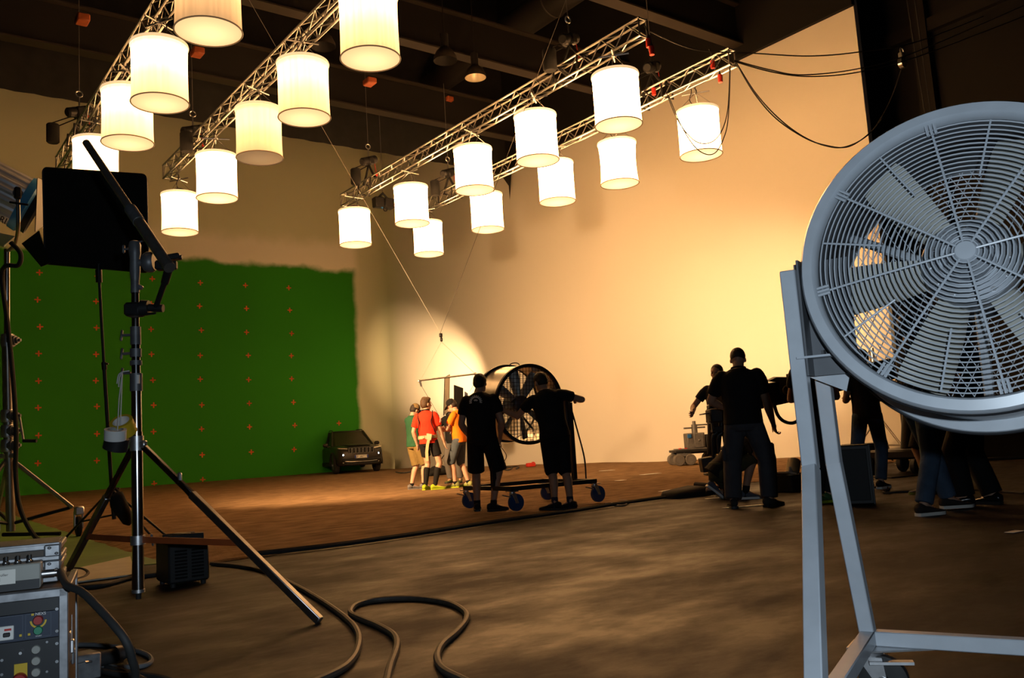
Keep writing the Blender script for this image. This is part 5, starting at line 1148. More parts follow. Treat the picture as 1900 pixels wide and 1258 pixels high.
legs = [((1530, 934), 4, 1.76, 'person in charcoal trousers with green-soled shoes behind the fan frame', dict(ankL=(-.06, 0, .085), ankR=(.06, .1, .085), footL=-40, footR=-60), dict(pants=cloth('charcoal_trousers', (.020, .020, .022)), plen=1.95, shoe=cloth('green_shoe', (.05, .14, .05)), sole='yellowshoe')),
        ((1624, 908), 25, 1.74, 'person in light blue jeans standing farthest back behind the grey fan', dict(ankL=(-.09, 0, .085), ankR=(.09, .02, .085), footL=20, footR=-50), dict(pants='jeans', plen=1.93, shirt=cloth('brown_cotton', (.03, .022, .015)), sole='white')),
        ((1728, 952), -58, 1.78, 'person in dark blue jeans with white-soled shoes, nearest behind the grey fan', dict(ankL=(-.13, .26, .085), ankR=(.16, -.16, .085), footL=-4, footR=12), dict(pants='jeans', plen=1.95, pwide=1.05, shirt=cloth('dark_jacket', (.010, .010, .012)), sleeve=1.2, sole='paper', shoe=cloth('brown_canvas_shoe', (.030, .024, .022)))),
        ((1748, 915), 40, 1.74, 'person with bare calves and grey sneakers behind the dark blue jeans', dict(ankL=(-.16, .0, .085), ankR=(.14, .12, .085), footL=40, footR=-30), dict(pants='black_cotton', plen=1.0, skin='skin2', shoe='greyshoe', sole=cloth('lime_sole', (.15, .2, .03)))),
        ((1822, 938), 70, 1.76, 'person in wide black trousers and shiny black shoes at the right edge', dict(ankL=(-.10, .10, .085), ankR=(.12, -.06, .085), footL=20, footR=-10), dict(pants='black_cotton', plen=1.97, pwide=1.3, shoe=mat('patent_shoe', (.012, .012, .013), .2), sole='black_plastic'))]
for (px, py), rel, H, lab, ps, wr_ in legs:
    ps.update(wristL=(-.10, .26, 1.12), wristR=(.10, .26, 1.10), elbL=(-.6, -.5, -1), elbR=(.6, -.5, -1))
    person(lab, G(px, py), rel, H, ps, wr_)
# ================================================================= wheeled drum fan in the middle
TY = math.radians(-5); TO = Vector((6.78, 8.76, .03))
tf = thing('wheeled_fan', 'silver drum fan with black rims and wire grid on a black wheeled trolley', 'fan', TO, TY)
hu, hv = .60, .56; ZB = .26
MT['bluewheel'] = mat('blue_wheel', (.012, .05, .16), .45, var=.1)
MT['fanalu'] = mat('drum_aluminium', (.62, .60, .55), .33, .85, var=.06, vscale=8)
MT['blade2'] = mat('fan_blade_grey', (.32, .31, .28), .4, .4, var=.1)
sq = lambda m, a, b, w_: sqtube(m, a, b, w_)
for a, b in (((-hu, -hv), (hu, -hv)), ((-hu, hv), (hu, hv)), ((-hu, -hv), (-hu, hv)), ((hu, -hv), (hu, hv))):
    m = MB(); m.box(((a[0]+b[0])/2, (a[1]+b[1])/2, ZB), (abs(a[0]-b[0])+.05, abs(a[1]-b[1])+.05, .05)) ; m.build('base_bar', 'black_metal', tf)
for s in (-1, 1):
    m = MB(); m.box((s*hu, -.15, .76), (.05, .06, 1.0)); m.cyl((s*hu, -.15, 1.27), (s*(hu-.1), -.15, 1.27), .03, n=10); m.build('post', 'black_metal', tf)
    for y in (-hv, hv):
        c_ = MB(); c_.box((s*hu, y, ZB-.03), (.11, .11, .012)); c_.cyl((s*hu, y, ZB-.06), (s*hu, y, ZB-.03), .035, n=12)
        for e_ in (-.028, .028): c_.add([(s*hu-.03, y+e_, ZB-.05), (s*hu+.03, y+e_, ZB-.05), (s*hu+.065, y+e_, .09), (s*hu+.03, y+e_, .09), (s*hu-.03, y+e_*1.25, ZB-.05), (s*hu+.03, y+e_*1.25, ZB-.05), (s*hu+.065, y+e_*1.25, .09), (s*hu+.03, y+e_*1.25, .09)], [(0, 1, 2, 3), (7, 6, 5, 4), (0, 4, 5, 1), (1, 5, 6, 2), (2, 6, 7, 3), (3, 7, 4, 0)])
        k_ = c_.build('caster_fork', 'zinc', tf)
        m = MB(); m.lathe([(.02, -.022), (.07, -.022), (.1, -.018), (.1, .018), (.07, .022), (.02, .022)], 28, 'y', c=(s*hu+.045, y, .10)); m.build('caster_wheel', 'bluewheel', k_)
        m = MB(); m.box((s*hu-.07, y, ZB-.08), (.12, .03, .012), Matrix.Rotation(.25, 3, 'Y')); m.build('brake_lever', 'zinc', k_)
FT = Matrix.Translation((-.03, -.15, 1.26)) @ Matrix.Rotation(math.radians(5), 4, 'X') @ Matrix.Translation((0, .15, 0))
tb = lambda: MB(FT)
yF, yR = -.17, .36
m = tb(); m.lathe([(.47, -yF), (.47, -yR), (.476, -yR), (.476, -yF)], 64, 'y', close=True); dr = m.build('drum', 'fanalu', tf)
for y in (yF, yR): m = tb(); m.lathe([(.465, -y-.02), (.505, -y-.02), (.505, -y+.02), (.465, -y+.02)], 64, 'y', close=True); m.build('rim', 'black_metal', tf)
m = tb()
for i in range(-10, 11):
    o_ = i*.046; h_ = math.sqrt(max(0, .47**2-o_*o_)); m.cyl((o_, yF-.01, -h_), (o_, yF-.01, h_), .003, n=4, caps=False); m.cyl((-h_, yF-.012, o_), (h_, yF-.012, o_), .003, n=4, caps=False)
m.build('front_grid', 'black_metal', tf, kind='stuff')
m = tb()
for i in range(-9, 10):
    o_ = i*.05; h_ = math.sqrt(max(0, .47**2-o_*o_)); m.cyl((o_, yR, -h_), (o_, yR, h_), .0025, n=4, caps=False); m.cyl((-h_, yR, o_), (h_, yR, o_), .0025, n=4, caps=False)
m.build('rear_grid', 'black_metal', tf, kind='stuff')
m = tb(); m.lathe([(0, .02), (.08, .02), (.105, 0), (.105, -.12), (0, -.12)], 28, 'y'); m.build('hub', mat('hub_blue_black', (.015, .022, .04), .5), tf)
m = tb(); m.lathe([(0, -.13), (.09, -.13), (.09, -.32), (0, -.32)], 24, 'y'); m.build('motor', mat('motor_blue', (.015, .035, .07), .5, var=.1), tf)
for q in range(8):
    a = 2*PI*q/8+.2; u = Vector((math.cos(a), 0, math.sin(a))); t_ = Vector((-math.sin(a), 0, math.cos(a))); d_ = Vector((0, 1, 0)); rows_ = []
    for r, wd, tw in ((.10, .045, .75), (.25, .062, .6), (.38, .068, .48), (.455, .06, .4)):
        rg = [u*r+t_*(s/3*wd*math.cos(tw))+d_*(.07+s/3*wd*math.sin(tw)-(1-(s/3)**2)*.012) for s in range(-3, 4)]; rg += [v+d_*.008 for v in rg[::-1]]; rows_.append(rg)
    m = tb(); m.loft(rows_); m.build('blade', 'blade2', tf, smooth=50)
for a in (45, 135, 225, 315):
    a = math.radians(a); m = tb(); m.cyl((.11*math.cos(a), .26, .11*math.sin(a)), (.47*math.cos(a), .28, .47*math.sin(a)), .014, n=6); m.build('motor_strut', 'black_metal', tf)
m = MB(); m.box((hu-.07, -.10, 1.10), (.06, .22, .40), b=.01); m.build('control_box', 'black_plastic', tf)
m = tb(); m.tube(spline([(-.16, .02, .47), (-.15, .02, .505), (-.09, .02, .52), (-.03, .02, .51), (-.01, .02, .47)], 5), .007, 6); m.build('lifting_loop', 'black_metal', tf)
m = MB(); m.tube(spline([(hu+.02, -.15, 1.2), (hu+.06, -.2, .9), (hu+.14, -.2, .55), (hu+.13, -.22, .28)], 6), .011, 6); m.build('power_lead', 'rubber', tf)
fw = tf.matrix_world
# ================================================================= parked dark SUV by the corner
cp = G(664, 879, .05); toc = Vector((-cp.x, -cp.y, 0)).normalized(); rt = Vector((.8, -.6, 0)); fwd = (toc*math.cos(math.radians(13))+rt*math.sin(math.radians(13)))
yawc = math.atan2(fwd.y, fwd.x)
cpos = P(668, 879, 33.4); cpos = Vector((cpos.x, cpos.y, .05))-Vector((fwd.x, fwd.y, 0))*1.9
car = thing('suv_car', 'dark dusty four-wheel-drive car with seven-slot grille parked in the wall corner', 'car', cpos, yawc)
MT['carpaint'] = mat('car_paint_dusty', (.020, .019, .017), .38, .2, var=.35, vscale=2, col2=(.040, .034, .026))
MT['carglass'] = mat('car_glass_dusty', (.030, .024, .016), .30, .0, var=.2, vscale=2)
MT['cladding'] = mat('car_cladding', (.014, .013, .012), .7, var=.2)
def cring(x, w, zb, zt, cr=.03):
    h = [(0, zb), (w*.86, zb), (w*.97, zb+.10), (w, (zb+zt)*.5), (w*.985, zt-.13), (w*.93, zt-.04), (w*.6, zt+cr*.6), (0, zt+cr)]
    return [Vector((x, -y, z)) for y, z in h]+[Vector((x, y, z)) for y, z in h[-2:0:-1]]
m = MB(); m.loft([cring(*a) for a in ((-2.30, .78, .50, .95), (-2.22, .88, .38, 1.05), (-1.6, .925, .30, 1.09), (-.6, .93, .27, 1.08), (.5, .93, .27, 1.07), (1.0, .925, .27, 1.08), (1.55, .915, .28, 1.05), (2.0, .89, .30, 1.00), (2.18, .84, .33, .95), (2.27, .76, .38, .88), (2.31, .66, .44, .80))]); cb = m.build('body', 'carpaint', car, smooth=50)
gb, gt = 1.05, 1.62
base_ = [(.98, .70), (.80, .84), (-1.9, .84), (-2.15, .70)]; roof_ = [(.02, .54), (-.08, .64), (-1.72, .62), (-1.88, .52)]
def gring(pl, z): return [Vector((x, -y, z)) for x, y in pl]+[Vector((x, y, z)) for x, y in pl[::-1]]
m = MB(); m.loft([gring(base_, gb), gring(roof_, gt)]); m.build('glasshouse', 'carglass', car, smooth=20)
m = MB(); m.loft([gring([(x+(.03 if x > -1 else -.03), y+.012) for x, y in roof_], gt-.015), gring(roof_, gt+.03), gring([(x*.9-.05, y*.8) for x, y in roof_], gt+.055)]); m.build('roof', 'carpaint', car, smooth=60)
for s in (-1, 1):
    for (bx_, by_), (rx_, ry_) in (((.86, .82), (-.03, .625)), ((-.05, .85), (-.55, .645)), ((-1.1, .85), (-1.25, .64)), ((-1.98, .82), (-1.78, .61))):
        m = MB(); m.tube([(bx_, s*by_, gb-.01), (rx_, s*ry_, gt+.01)], .045, 6); m.build('pillar', 'carpaint', car)
    m = MB(); m.tube(spline([(-.1, s*.60, gt+.03), (-.2, s*.60, gt+.085), (-1.5, s*.58, gt+.085), (-1.65, s*.58, gt+.03)], 5), .018, 6); m.build('roof_rail', 'cladding', car)
    m = MB(); m.box((.62, s*1.03, 1.12), (.12, .20, .14), b=.04); m.box((.66, s*.92, 1.06), (.06, .12, .04), b=.01); m.build('mirror', 'carpaint', car)
    for x in (1.36, -1.36):
        wl = MB(); wl.lathe([(.21, -.10), (.30, -.115), (.355, -.09), (.365, 0), (.355, .09), (.30, .115), (.21, .10)], 36, 'y', c=(x, s*.80, .365)); t_ = wl.build('wheel', 'rubber', car)
        wl = MB(); wl.lathe([(.215, .0), (.215, .10 if s < 0 else -.10), (.20, .11 if s < 0 else -.11)], 30, 'y', c=(x, s*.80, .365)); wl.lathe([(0, s*-.06), (.05, s*-.085)], 16, 'y', c=(x, s*.8, .365))
        for q in range(5):
            a = 2*PI*q/5; wl.box((x+.13*math.cos(a), s*.885, .365+.13*math.sin(a)), (.19, .02, .05), Matrix.Rotation(-a, 3, 'Y'))
        wl.build('rim', 'alu', t_)
        ar_ = MB(); ar_.tube([(x+.42*math.cos(math.radians(a)), s*.915, .365+.42*math.sin(math.radians(a))) for a in range(-10, 191, 10)], .05, 6); ar_.build('wheel_arch', 'cladding', car)
    m = MB(); m.box((0, s*.92, .36), (2.3, .05, .16), b=.02); m.build('sill', 'cladding', car)
    # lamps: slim upper lamp, round lit lamp, fog lamp
    m = MB(); m.loft([[Vector((2.24, s*.50, .90)), Vector((2.12, s*.80, .95)), Vector((2.10, s*.82, .99)), Vector((2.22, s*.50, .95))], [Vector((2.29, s*.50, .90)), Vector((2.17, s*.82, .95)), Vector((2.15, s*.84, .985)), Vector((2.27, s*.50, .95))]]); m.build('slim_lamp', mat('lamp_clear', (.5, .45, .35), .25, .2) if s < 0 else bpy.data.materials['lamp_clear'], car)
    m = MB(); m.sph((2.27, s*.66, .70), (.035, .055, .055), 14, 10); m.build('lit_lamp', mat('car_lamp_lit', (.8, .9, 1), .3, emit=(.55, .75, 1.0), es=9.0) if s < 0 else bpy.data.materials['car_lamp_lit'], car)
    m = MB(); m.box((2.24, s*.66, .70), (.06, .26, .17), b=.03); m.build('lamp_pocket', 'cladding', car)
    m = MB(); m.sph((2.25, s*.66, .42), (.03, .05, .045), 12, 8); m.build('fog_lamp', bpy.data.materials['lamp_clear'], car)
m = MB(); m.box((2.29, 0, .86), (.06, 1.02, .24), b=.03); gr = m.build('grille', 'cladding', car)
for q in range(7):
    y = -.42+.14*q; m = MB(); m.box((2.315, y, .86), (.03, .085, .19), b=.02); sl_ = m.build('slot', mat('grille_black', (.004, .004, .004), .8) if q == 0 else bpy.data.materials['grille_black'], gr)
    pr = [(2.333, y+.047*cx_, .86+.10*cz_) for cx_, cz_ in ((-1, -1), (1, -1), (1, 1), (-1, 1))]; m = MB(); m.tube(pr, .006, 5, closed=True); m.build('slot_trim', 'chrome', sl_)
m = MB(); m.box((2.30, 0, .50), (.14, 1.5, .12), b=.05); m.box((2.31, 0, .36), (.10, 1.35, .10), b=.04); m.build('bumper', 'cladding', car)
m = MB(); m.tube([(2.30, -.72, .47), (2.385, -.4, .44), (2.39, 0, .435), (2.385, .4, .44), (2.30, .72, .47)], .012, 6); m.build('bumper_trim', 'steel', car)
m = MB(); m.box((2.375, 0, .62), (.015, .52, .12), b=.006); pl_ = m.build('licence_plate', 'paper', car)
for s in (-1, 1): m = MB(); m.box((2.384, s*.235, .62), (.006, .05, .115)); m.build('blue_strip', mat('plate_blue', (.02, .05, .3), .5) if s < 0 else bpy.data.materials['plate_blue'], pl_)
text_mesh('plate_number', 'EP 587TT', .115, 'panelblk', pl_, Matrix.Translation((2.385, 0, .62)) @ Matrix(((0, 0, 1, 0), (1, 0, 0, 0), (0, 1, 0, 0), (0, 0, 0, 1))), .002)
m = MB(); m.box((1.5, 0, 1.085), (1.1, .9, .012), Matrix.Rotation(.05, 3, 'Y'), .005); m.build('hood_panel', 'carpaint', car)
# ================================================================= stunt trapeze
tr_ = thing('flying_rig_bar', 'thin metal spreader bar hanging from wires over the red player', 'spreader bar', P(830, 700, 18.0), 0)
t0 = tr_.location.copy(); tq = lambda px, py, d=18.0: P(px, py, d)-t0
m = MB(); m.cyl(tq(777, 706, 17.8), tq(884, 693.5, 18.3), .020, n=10); m.build('bar', 'steel', tr_)
for px, py, d, (ex, ey) in ((779, 707, 17.8, (815, 772)), (882, 694, 18.3, (872, 726))):
    m = MB(); m.cyl(tq(px, py, d), tq(px+3, py+10, d), .022, n=8); m.ring(tq(px, py, d), .03, .008, 'y', 12, 5); m.build('swivel', 'steel', tr_)
    m = MB(); m.cyl(tq(px+3, py+9, d), tq(ex, ey, d), .0045, n=5); m.build('wire', 'wire', tr_)
    m = MB(); m.cyl(tq(px, py, d), tq(819, 634, 18.0), .0045, n=5); m.build('wire', 'rope', tr_)
m = MB(); m.box(tq(818, 622), (.07, .05, .09), b=.015); m.box(tq(819, 630), (.05, .05, .09), b=.015); m.build('pulley', 'black_metal', tr_)
for (ex, ey, ed) in ((600, 240, 17.5), (1050, 0, 14.5)):
    a, b_ = tq(817, 618), tq(ex, ey, ed); b_ = a+(b_-a)*((10.6-t0.z-a.z)/(b_.z-a.z)); m = MB(); m.cyl(a, b_, .0045, n=5); m.build('wire', 'rope' if ex == 600 else 'wire', tr_)
# ================================================================= film light standing by the white wall
wl_ = thing('wall_film_light', 'film light with open barn doors on a stand before the bright wall patch', 'film light', LAMP2, 0)
wq = lambda px, py, d=None: P(px, py, DW)-LAMP2
DW = (LAMP2-CAM).dot(_f)
wz = lambda px, py, dd=0.0: P(px, py, DW+dd)-LAMP2
m = MB(); m.cyl((0, 0, .5), wz(834, 790), .018, n=8); m.cyl((0, 0, .05), (0, 0, .6), .026, n=8); m.build('pole', 'black_metal', wl_)
for a in (0.4, 2.5, 4.6): m = MB(); m.tube([(0, 0, .75), (.55*math.cos(a), .55*math.sin(a), .02)], .014, 6); m.build('leg', 'black_metal', wl_)
m = MB(); m.box(wz(840, 776), (.34, .36, .36), Matrix.Rotation(-.6, 3, 'Z'), .04); m.build('lamp_housing', 'black_metal', wl_)
m = MB(); m.tube([wz(834, 790), wz(828, 782), wz(828, 768)], .014, 6); m.build('yoke', 'black_metal', wl_)
def plate3(nm, pts, th, mt): n_ = (pts[1]-pts[0]).cross(pts[2]-pts[0]).normalized()*th; m = MB(); m.loft([pts, [p+n_ for p in pts]]); return m.build(nm, mt, wl_)
plate3('barn_door', [wz(842, 714, .15), wz(859, 720, -.1), wz(859, 750, -.1), wz(842, 768, .15)], .012, 'black_metal')
plate3('barn_door', [wz(825, 700, .1), wz(834, 695, .5), wz(833, 765, .5), wz(824, 770, .1)], .010, mat('white_board', (.72, .68, .6), .6))
m = MB(); pr = [wz(825, 700, .08), wz(834, 695, .5), wz(833, 767, .5), wz(823, 771, .08)]; m.tube(pr, .012, 5, closed=True); m.build('door_frame', 'black_metal', wl_)
plate3('reflector_card', [wz(862, 726, .3), wz(868, 730, .3), wz(868, 745, .3), wz(862, 742, .3)], .01, 'steel')
sb2 = thing('ground_sandbag', 'dark sandbag lying at the foot of the film light by the wall', 'sandbag', gp_(812, 882), .3)
m = MB(); m.loft([[Vector((x, r*1.2*math.cos(2*PI*i/12), max(0, r*.9+r*.9*math.sin(2*PI*i/12)))) for i in range(12)] for x, r in ((-.42, .02), (-.36, .10), (-.1, .15), (.0, .09), (.12, .16), (.36, .12), (.44, .02))]); m.build('bag_body', 'black', sb2, smooth=80)
m = MB(); m.tube(spline([(-.08, 0, .2), (0, 0, .3), (.1, 0, .22)], 4), .02, 6); m.build('strap', 'black', sb2)
MT['gunmetal'] = mat('gunmetal', (.16, .15, .14), .5, .4, var=.2, vscale=12)
# ================================================================= six-wheeled robot buggy
rv = thing('robot_buggy', 'small wheeled camera buggy with stacked boxes by the white wall', 'buggy', gp_(1298, 861), -.62)
RS = 1.0
m = MB(); m.box((0, 0, .33), (1.25, .8, .06), b=.01); m.box((0, 0, .29), (.9, .5, .06)); dk = m.build('deck', 'black_metal', rv)
m = MB(); m.box((-.02, .0, .375), (1.0, .7, .02)); m.build('deck_plate', 'gunmetal', dk)
for x in (-.42, .42):
    for y in (-.33, .33):
        m = MB(); m.box((x, y, .25), (.34, .06, .08), b=.01); m.cyl((x, y, .24), (x, y, .34), .03, n=8); bg = m.build('bogie', 'gunmetal', rv)
        for dx in (-.13, .13):
            for dy in (-.07, .07):
                m = MB(); m.lathe([(.07, -.035), (.115, -.035), (.13, -.02), (.13, .02), (.115, .035), (.07, .035)], 24, 'y', c=(x+dx, y+dy, .13)); w_ = m.build('wheel', mat('buggy_tyre', (.12, .105, .09), .6, var=.1) if 'buggy_tyre' not in bpy.data.materials else bpy.data.materials['buggy_tyre'], bg)
                m = MB(); m.lathe([(0, -.03), (.075, -.03), (.075, .03), (0, .03)], 16, 'y', c=(x+dx, y+dy, .13)); m.build('rim', 'gunmetal', bg)
m = MB(); m.box((-.08, -.02, .56), (.42, .40, .36), b=.015); m.build('battery_box', 'gunmetal', rv)
m = MB(); m.box((-.02, -.23, .56), (.22, .03, .33), b=.01); m.sph((-.02, -.25, .56), .025, 8, 6); m.build('front_cover', 'gunmetal', rv)
m = MB(); m.box((.26, 0, .54), (.24, .36, .30), b=.03); m.build('cable_box', 'black_plastic', rv)
for x, y in ((-.24, -.24), (.3, -.2)): m = MB(); m.box((x, y, .67), (.1, .04, .09), b=.01); m.build('blue_block', bpy.data.materials['blue_plastic'], rv)
m = MB(); m.cyl((-.05, 0, .74), (-.05, 0, .94), .07, n=14); m.box((-.05, 0, .86), (.5, .10, .04)); m.box((.12, 0, .92), (.38, .08, .035)); m.box((.28, 0, .82), (.03, .06, .2)); m.cyl((-.05, 0, .94), (-.05, 0, 1.02), .04, n=12); m.build('mast_head', 'gunmetal', rv)
for x in (-.5, -.36): m = MB(); m.box((x, -.3, .39), (.07, .05, .03), b=.008); m.build('red_switch', 'red', rv)
# ================================================================= camera crane with under-slung camera
DC = 11.3
cr_ = thing('camera_crane', 'black camera crane arm reaching left over the dirt with a camera slung under it', 'camera crane', Vector((*P(1680, 800, 13.2).xy, 0)), 0)
k0 = cr_.location.copy(); cq = lambda px, py, d=DC: P(px, py, d)-k0
def beam(m, a, b, w_, h_):
    x = (b-a).normalized(); y = Vector((0, 0, 1)).cross(x).normalized(); z = x.cross(y); m.box((a+b)/2, ((b-a).length, w_, h_), Matrix((x, y, z)).transposed(), .01)
m = MB(); beam(m, cq(1335, 752, 11.0), cq(1700, 674, 13.2), .20, .30); m.build('crane_arm', 'black_metal', cr_)
m = MB(); pf = [cq(1424, 708, 11.3), cq(1441, 700, 11.4), cq(1464, 700, 11.4), cq(1474, 706, 11.45), cq(1474, 730, 11.45), cq(1446, 733, 11.4), cq(1446, 709, 11.4)]; n_ = _f*.14; m.loft([pf, [p+n_ for p in pf]]); m.box(cq(1463, 698, 11.4), (.03, .05, .06)); m.build('monitor_hood', 'black_plastic', cr_)
m = MB(); rg = [cq(1460+7*math.cos(a), 724+8*math.sin(a), 11.2) for a in [2*PI*i/20 for i in range(20)]]; m.tube(rg, .008, 6, closed=True); m.build('lens_ring', mat('olive_ring', (.16, .11, .03), .5), cr_)
m = MB(); m.tube(spline([cq(1436, 748, 11.1), cq(1442, 768, 11.1), cq(1452, 780, 11.1), cq(1466, 785, 11.2), cq(1480, 781, 11.3), cq(1510, 760, 11.5), cq(1560, 720, 12)], 6), .022, 8); m.build('cable', 'rubber', cr_)
m = MB(); m.cyl((0, 0, .35), cq(1690, 676, 13.2), .10, n=16); m.box((0, 0, .30), (1.0, .8, .14), b=.03); m.build('column', 'black_metal', cr_)
for x in (-.42, .42):
    for y in (-.34, .34): m = MB(); m.lathe([(.04, -.05), (.11, -.05), (.13, -.03), (.13, .03), (.11, .05), (.04, .05)], 20, 'y', c=(x, y, .13)); m.cyl((x, y-.06, .13), (x, y+.06, .13), .03, n=8); m.cyl((x, y, .14), (x, y, .26), .03, n=8); m.build('dolly_wheel', 'rubber', cr_)
cm2 = thing('film_camera', 'black film camera rig with matte box hanging under the crane arm', 'camera', P(1333, 893, 11.0), 0)
k1 = cm2.location.copy(); vq = lambda px, py, d=11.0: P(px, py, d)-k1
RC = Matrix.Rotation(LR, 3, 'Z')
m = MB(); m.box(vq(1328, 771), (.20, .28, .18), RC, .02); m.box(vq(1322, 757), (.12, .16, .10), RC, .02); m.box(vq(1335, 760), (.10, .2, .08), RC, .01); m.build('camera_body', 'black_plastic', cm2)
m = MB(); m.box(vq(1311, 767), (.14, .22, .015), RC @ Matrix.Rotation(-.15, 3, 'Y')); m.box(vq(1318, 777), (.05, .2, .12), RC); m.build('matte_box', 'black_plastic', cm2)
for q in range(5): m = MB(); m.box(vq(1313.5, 771+3*q), (.012, .18, .012), RC); m.build('bellows_fold', 'black_plastic', cm2)
m = MB(); m.box(vq(1321.5, 792), (.02, .05, .10), RC); m.build('follow_focus', 'black_plastic', cm2)
for px0, px1 in ((1323, 1326), (1333, 1338)):
    m = MB(); m.tube([vq(px0+8, 802), vq(px0, 808), vq(px0-1, 815), vq(px1, 884)], .021, 8); m.build('cage_rail', 'black_metal', cm2)
m = MB(); m.cyl(vq(1338, 800), vq(1342, 756), .04, n=10); m.box(vq(1335, 799), (.2, .1, .03), RC); m.box(vq(1333, 795), (.14, .1, .06), RC, .01); m.build('pan_head', 'black_metal', cm2)
m = MB(); m.box(vq(1311, 862), (.15, .2, .18), RC @ Matrix.Rotation(-.1, 3, 'Y'), .01); m.build('monitor', 'black_plastic', cm2)
m = MB(); m.box(vq(1331, 866), (.12, .2, .14), RC, .02); m.box(vq(1328, 881), (.26, .25, .03), RC @ Matrix.Rotation(.12, 3, 'Y'), .01); m.box(vq(1334, 889), (.22, .25, .05), RC, .015); m.build('counterweight', 'black_metal', cm2)
for px in (1327, 1332): m = MB(); m.box(vq(px, 850), (.035, .03, .10), RC, .01); m.build('brass_fitting', mat('brass', (.45, .30, .12), .35, .7) if 'brass' not in bpy.data.materials else bpy.data.materials['brass'], cm2)
# ================================================================= bits on the floor at the right
bg_ = thing('folded_bag', 'black folded equipment bag lying at the edge of the dirt', 'bag', G(1272, 922), -.05)
m = MB(); m.loft([[Vector((x, y*1.0, z)) for y, z in ((-w_, 0), (w_, 0), (w_*1.02, h_*.5), (w_*.8, h_), (-w_*.8, h_*.92), (-w_*1.02, h_*.5))] for x, w_, h_ in ((-.30, .12, .05), (-.26, .17, .09), (0, .19, .11), (.2, .18, .13), (.30, .14, .12), (.33, .08, .07))]); m.build('bag_body', 'black', bg_, smooth=70)
m = MB(); m.cyl((.30, -.12, .12), (.32, .12, .13), .035, n=10); m.build('rolled_edge', 'black', bg_)
PAP = [((1233, 912), (1288, 903), 'white paper sheet on the dirt behind the black bag', .10), ((1150, 892), (1163, 890.5), 'small paper scrap on the dirt near the fan trolley', .12), ((1196, 881), (1228, 878), 'white paper sheet on the dirt right of the fan', .16), ((1118, 874), (1142, 872), 'white paper sheet on the dirt behind the fan trolley', .16), ((985, 947), (1005, 944), 'small paper scrap by the feet of the leaning man', .06), ((1310, 917), (1350, 911), 'upper white sheet on the floor beside the man in cargo trousers', .10), ((1312, 926), (1358, 922), 'lower white sheet on the floor beside the man in cargo trousers', .06), ((1345, 943), (1416, 937), 'long white paper strip between the feet of the man in cargo trousers', .07), ((1880, 989), (1900, 985), 'pale scrap on the dark floor at the right edge', .06), ((1612, 895), (1626, 893), 'white paper on the floor by the light blue jeans', .1), ((1680, 862), (1712, 858), 'white sheet on the floor far behind the jeans', .2)]
for (a, b, lab, w_) in PAP:
    z_ = .058 if a[1] < 900 and a[0] < 1480 else .03 if a[1] < 915 and a[0] < 1300 else .006
    A, B = G(*a, z_), G(*b, z_); d_ = (B-A); n_ = Vector((-d_.y, d_.x, 0)).normalized()*w_; m = MB(); q4 = [A, B, B+n_, A+n_]; m.loft([q4, [p+Vector((0, 0, .003)) for p in q4]]); m.solo('paper_sheet', 'paper', lab, 'paper', 'papers on the floor')
ty = thing('equipment_tray', 'black tray of camera accessories on the floor behind the fan leg', 'tray', G(1465, 910), .1)
m = MB(); m.box((0, 0, .02), (.55, .4, .03)); 
for s in (-1, 1): m.box((s*.27, 0, .11), (.02, .4, .2)); m.box((0, s*.2, .11), (.55, .02, .2))
m.build('tray_body', 'black_plastic', ty)
m = MB(); m.cyl((.1, 0, .2), (.22, .02, .36), .085, n=16); m.build('tape_tube', mat('cardboard', (.30, .24, .13), .8, var=.1), ty)
m = MB(); m.lathe([(.03, .12), (.035, .24), (.02, .27), (.02, .3), (0, .3)], 14, c=(-.02, -.05, 0)); m.build('water_bottle', mat('bottle_clear', (.55, .55, .52), .15, trans=.6), ty)
m = MB(); m.box((-.12, 0, .23), (.22, .26, .015), Matrix.Rotation(.15, 3, 'Y')); m.build('script_sheet', 'paper', ty)
bc = thing('black_case', 'tall black equipment case standing behind the fan frame', 'case', G(1590, 938), -1.0)
m = MB(); m.box((0, .15, .30), (.34, .34, .58), b=.012); m.build('case_body', 'black_plastic', bc)
for x in (-.165, .165): m = MB(); m.box((x, -.018, .30), (.02, .015, .58), b=.003); m.build('edge_rail', 'black_metal', bc)
m = MB(); m.box((0, -.02, .30), (.27, .01, .5), b=.004); m.build('front_panel', mat('case_front', (.012, .012, .013), .6, var=.1), bc)
for k, (px, py, w_, h_, lab) in enumerate(((1600, 872, .5, .45, 'low dark crate behind the light blue jeans'), (1752, 850, 1.0, .55, 'wide dark crate in the background under the fan drum'), (1865, 852, .9, .7, 'dark crate farthest right in the background'))):
    cr2 = thing('dark_crate', lab, 'crate', G(px, py), -.9, 'crates in the dark background')
    m = MB(); m.box((0, 0, h_/2), (w_, .5, h_-.04), b=.01); m.build('crate_body', 'black', cr2)
    for z in (.03, h_-.03): m = MB(); m.box((0, 0, z), (w_+.03, .53, .05), b=.008); m.build('crate_rim', 'black_metal', cr2)
ls2 = thing('lamp_tripod', 'light stand with grey column seen behind the jeans under the fan', 'stand', G(1640, 860), 0)
m = MB(); m.cyl((0, 0, .1), (0, 0, 2.2), .05, n=12); m.build('column', 'darkpipe', ls2)
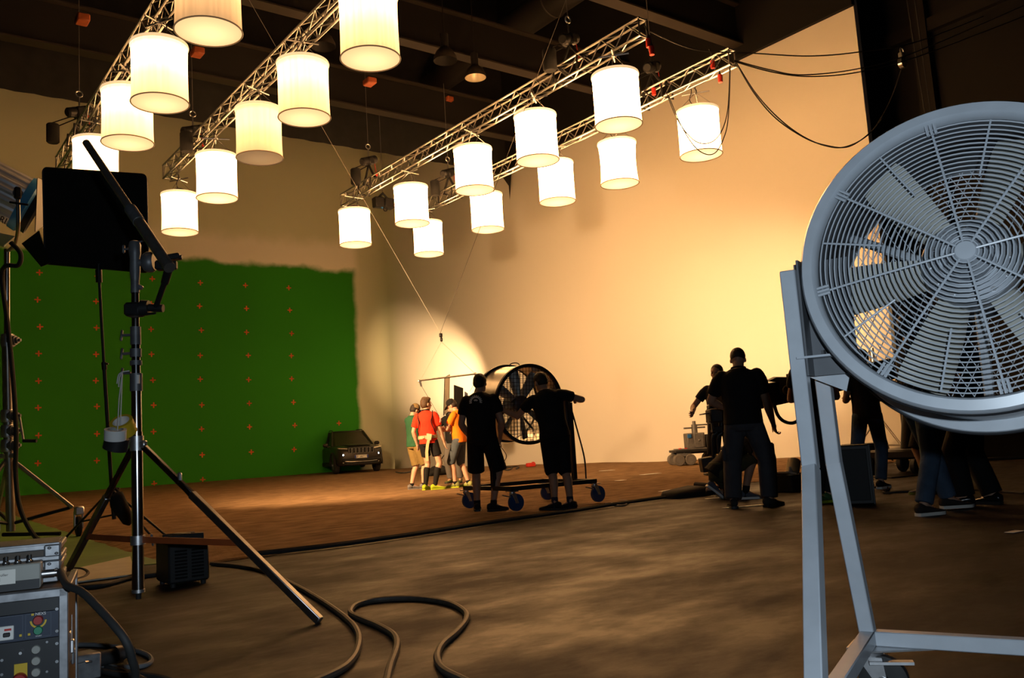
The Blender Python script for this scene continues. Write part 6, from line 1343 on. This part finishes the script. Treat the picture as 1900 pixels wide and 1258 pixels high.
for a in (.3, 2.4, 4.5): m = MB(); m.tube([(0, 0, .9), (.7*math.cos(a), .7*math.sin(a), .02)], .02, 6); m.tube([(0, 0, .35), (.45*math.cos(a), .45*math.sin(a), .33)], .012, 6); m.build('leg', 'darkpipe', ls2)
for pts, lab, r in (([(1480, 853), (1560, 872), (1640, 886), (1720, 879), (1800, 876)], 'thin cable on the floor far behind the jeans', .012), ([(1620, 905), (1640, 902), (1650, 907), (1640, 914), (1680, 912), (1780, 908), (1900, 915)], 'thin cable winding on the floor by the light blue jeans', .012)):
    m = MB(); m.tube(spline([G(x, y, r) for x, y in pts], 6), r, 6); m.solo('far_cable', 'rubber', lab, 'cable', 'cables in the background')
m = MB(); m.tube(spline([gp_(x, y, .065) for x, y in ((928, 869), (940, 866), (950, 868), (944, 872), (935, 870), (948, 867), (962, 866), (958, 870))], 6), .025, 6); m.solo('cable_coil', 'rubber', 'loose black cable coil on the dirt at the foot of the white wall', 'cable')
m = MB(); m.tube(spline([gp_(926, 868, .07), P(939, 850, 25.5), P(936, 838, 25.3), P(926, 826, 25.1)], 6), .012, 5); m.solo('wall_cable', 'rubber', 'thin cable rising from the coil behind the fan trolley', 'cable')
m = MB(); rb = gp_(985, 866, .055); m.box((0, 0, .06), (.3, .15, .12), b=.02); m.box((.1, 0, .13), (.06, .1, .03), b=.01); m.v = [v+rb for v in m.v]; m.solo('red_box', 'red', 'tiny red box on the dirt at the foot of the white wall', 'box')
m = MB(); m.tube(spline([G(1122, 935, .015), G(1135, 934, .015), G(1142, 938, .012), G(1160, 937, .012), G(1165, 930, .012), G(1150, 928, .015)], 6), .012, 6); m.solo('fan_lead', mat('cable_beige', (.22, .18, .13), .6), 'pale lead lying in a loop beside the fan trolley wheel', 'cable')
m = MB(); m.tube(spline([gp_(735, 876, .06), gp_(745, 878, .06), gp_(760, 876, .06), gp_(775, 873, .06)], 5), .03, 6); m.solo('wall_hose', 'rubber', 'dark hose lying by the car in front of the wall', 'hose')
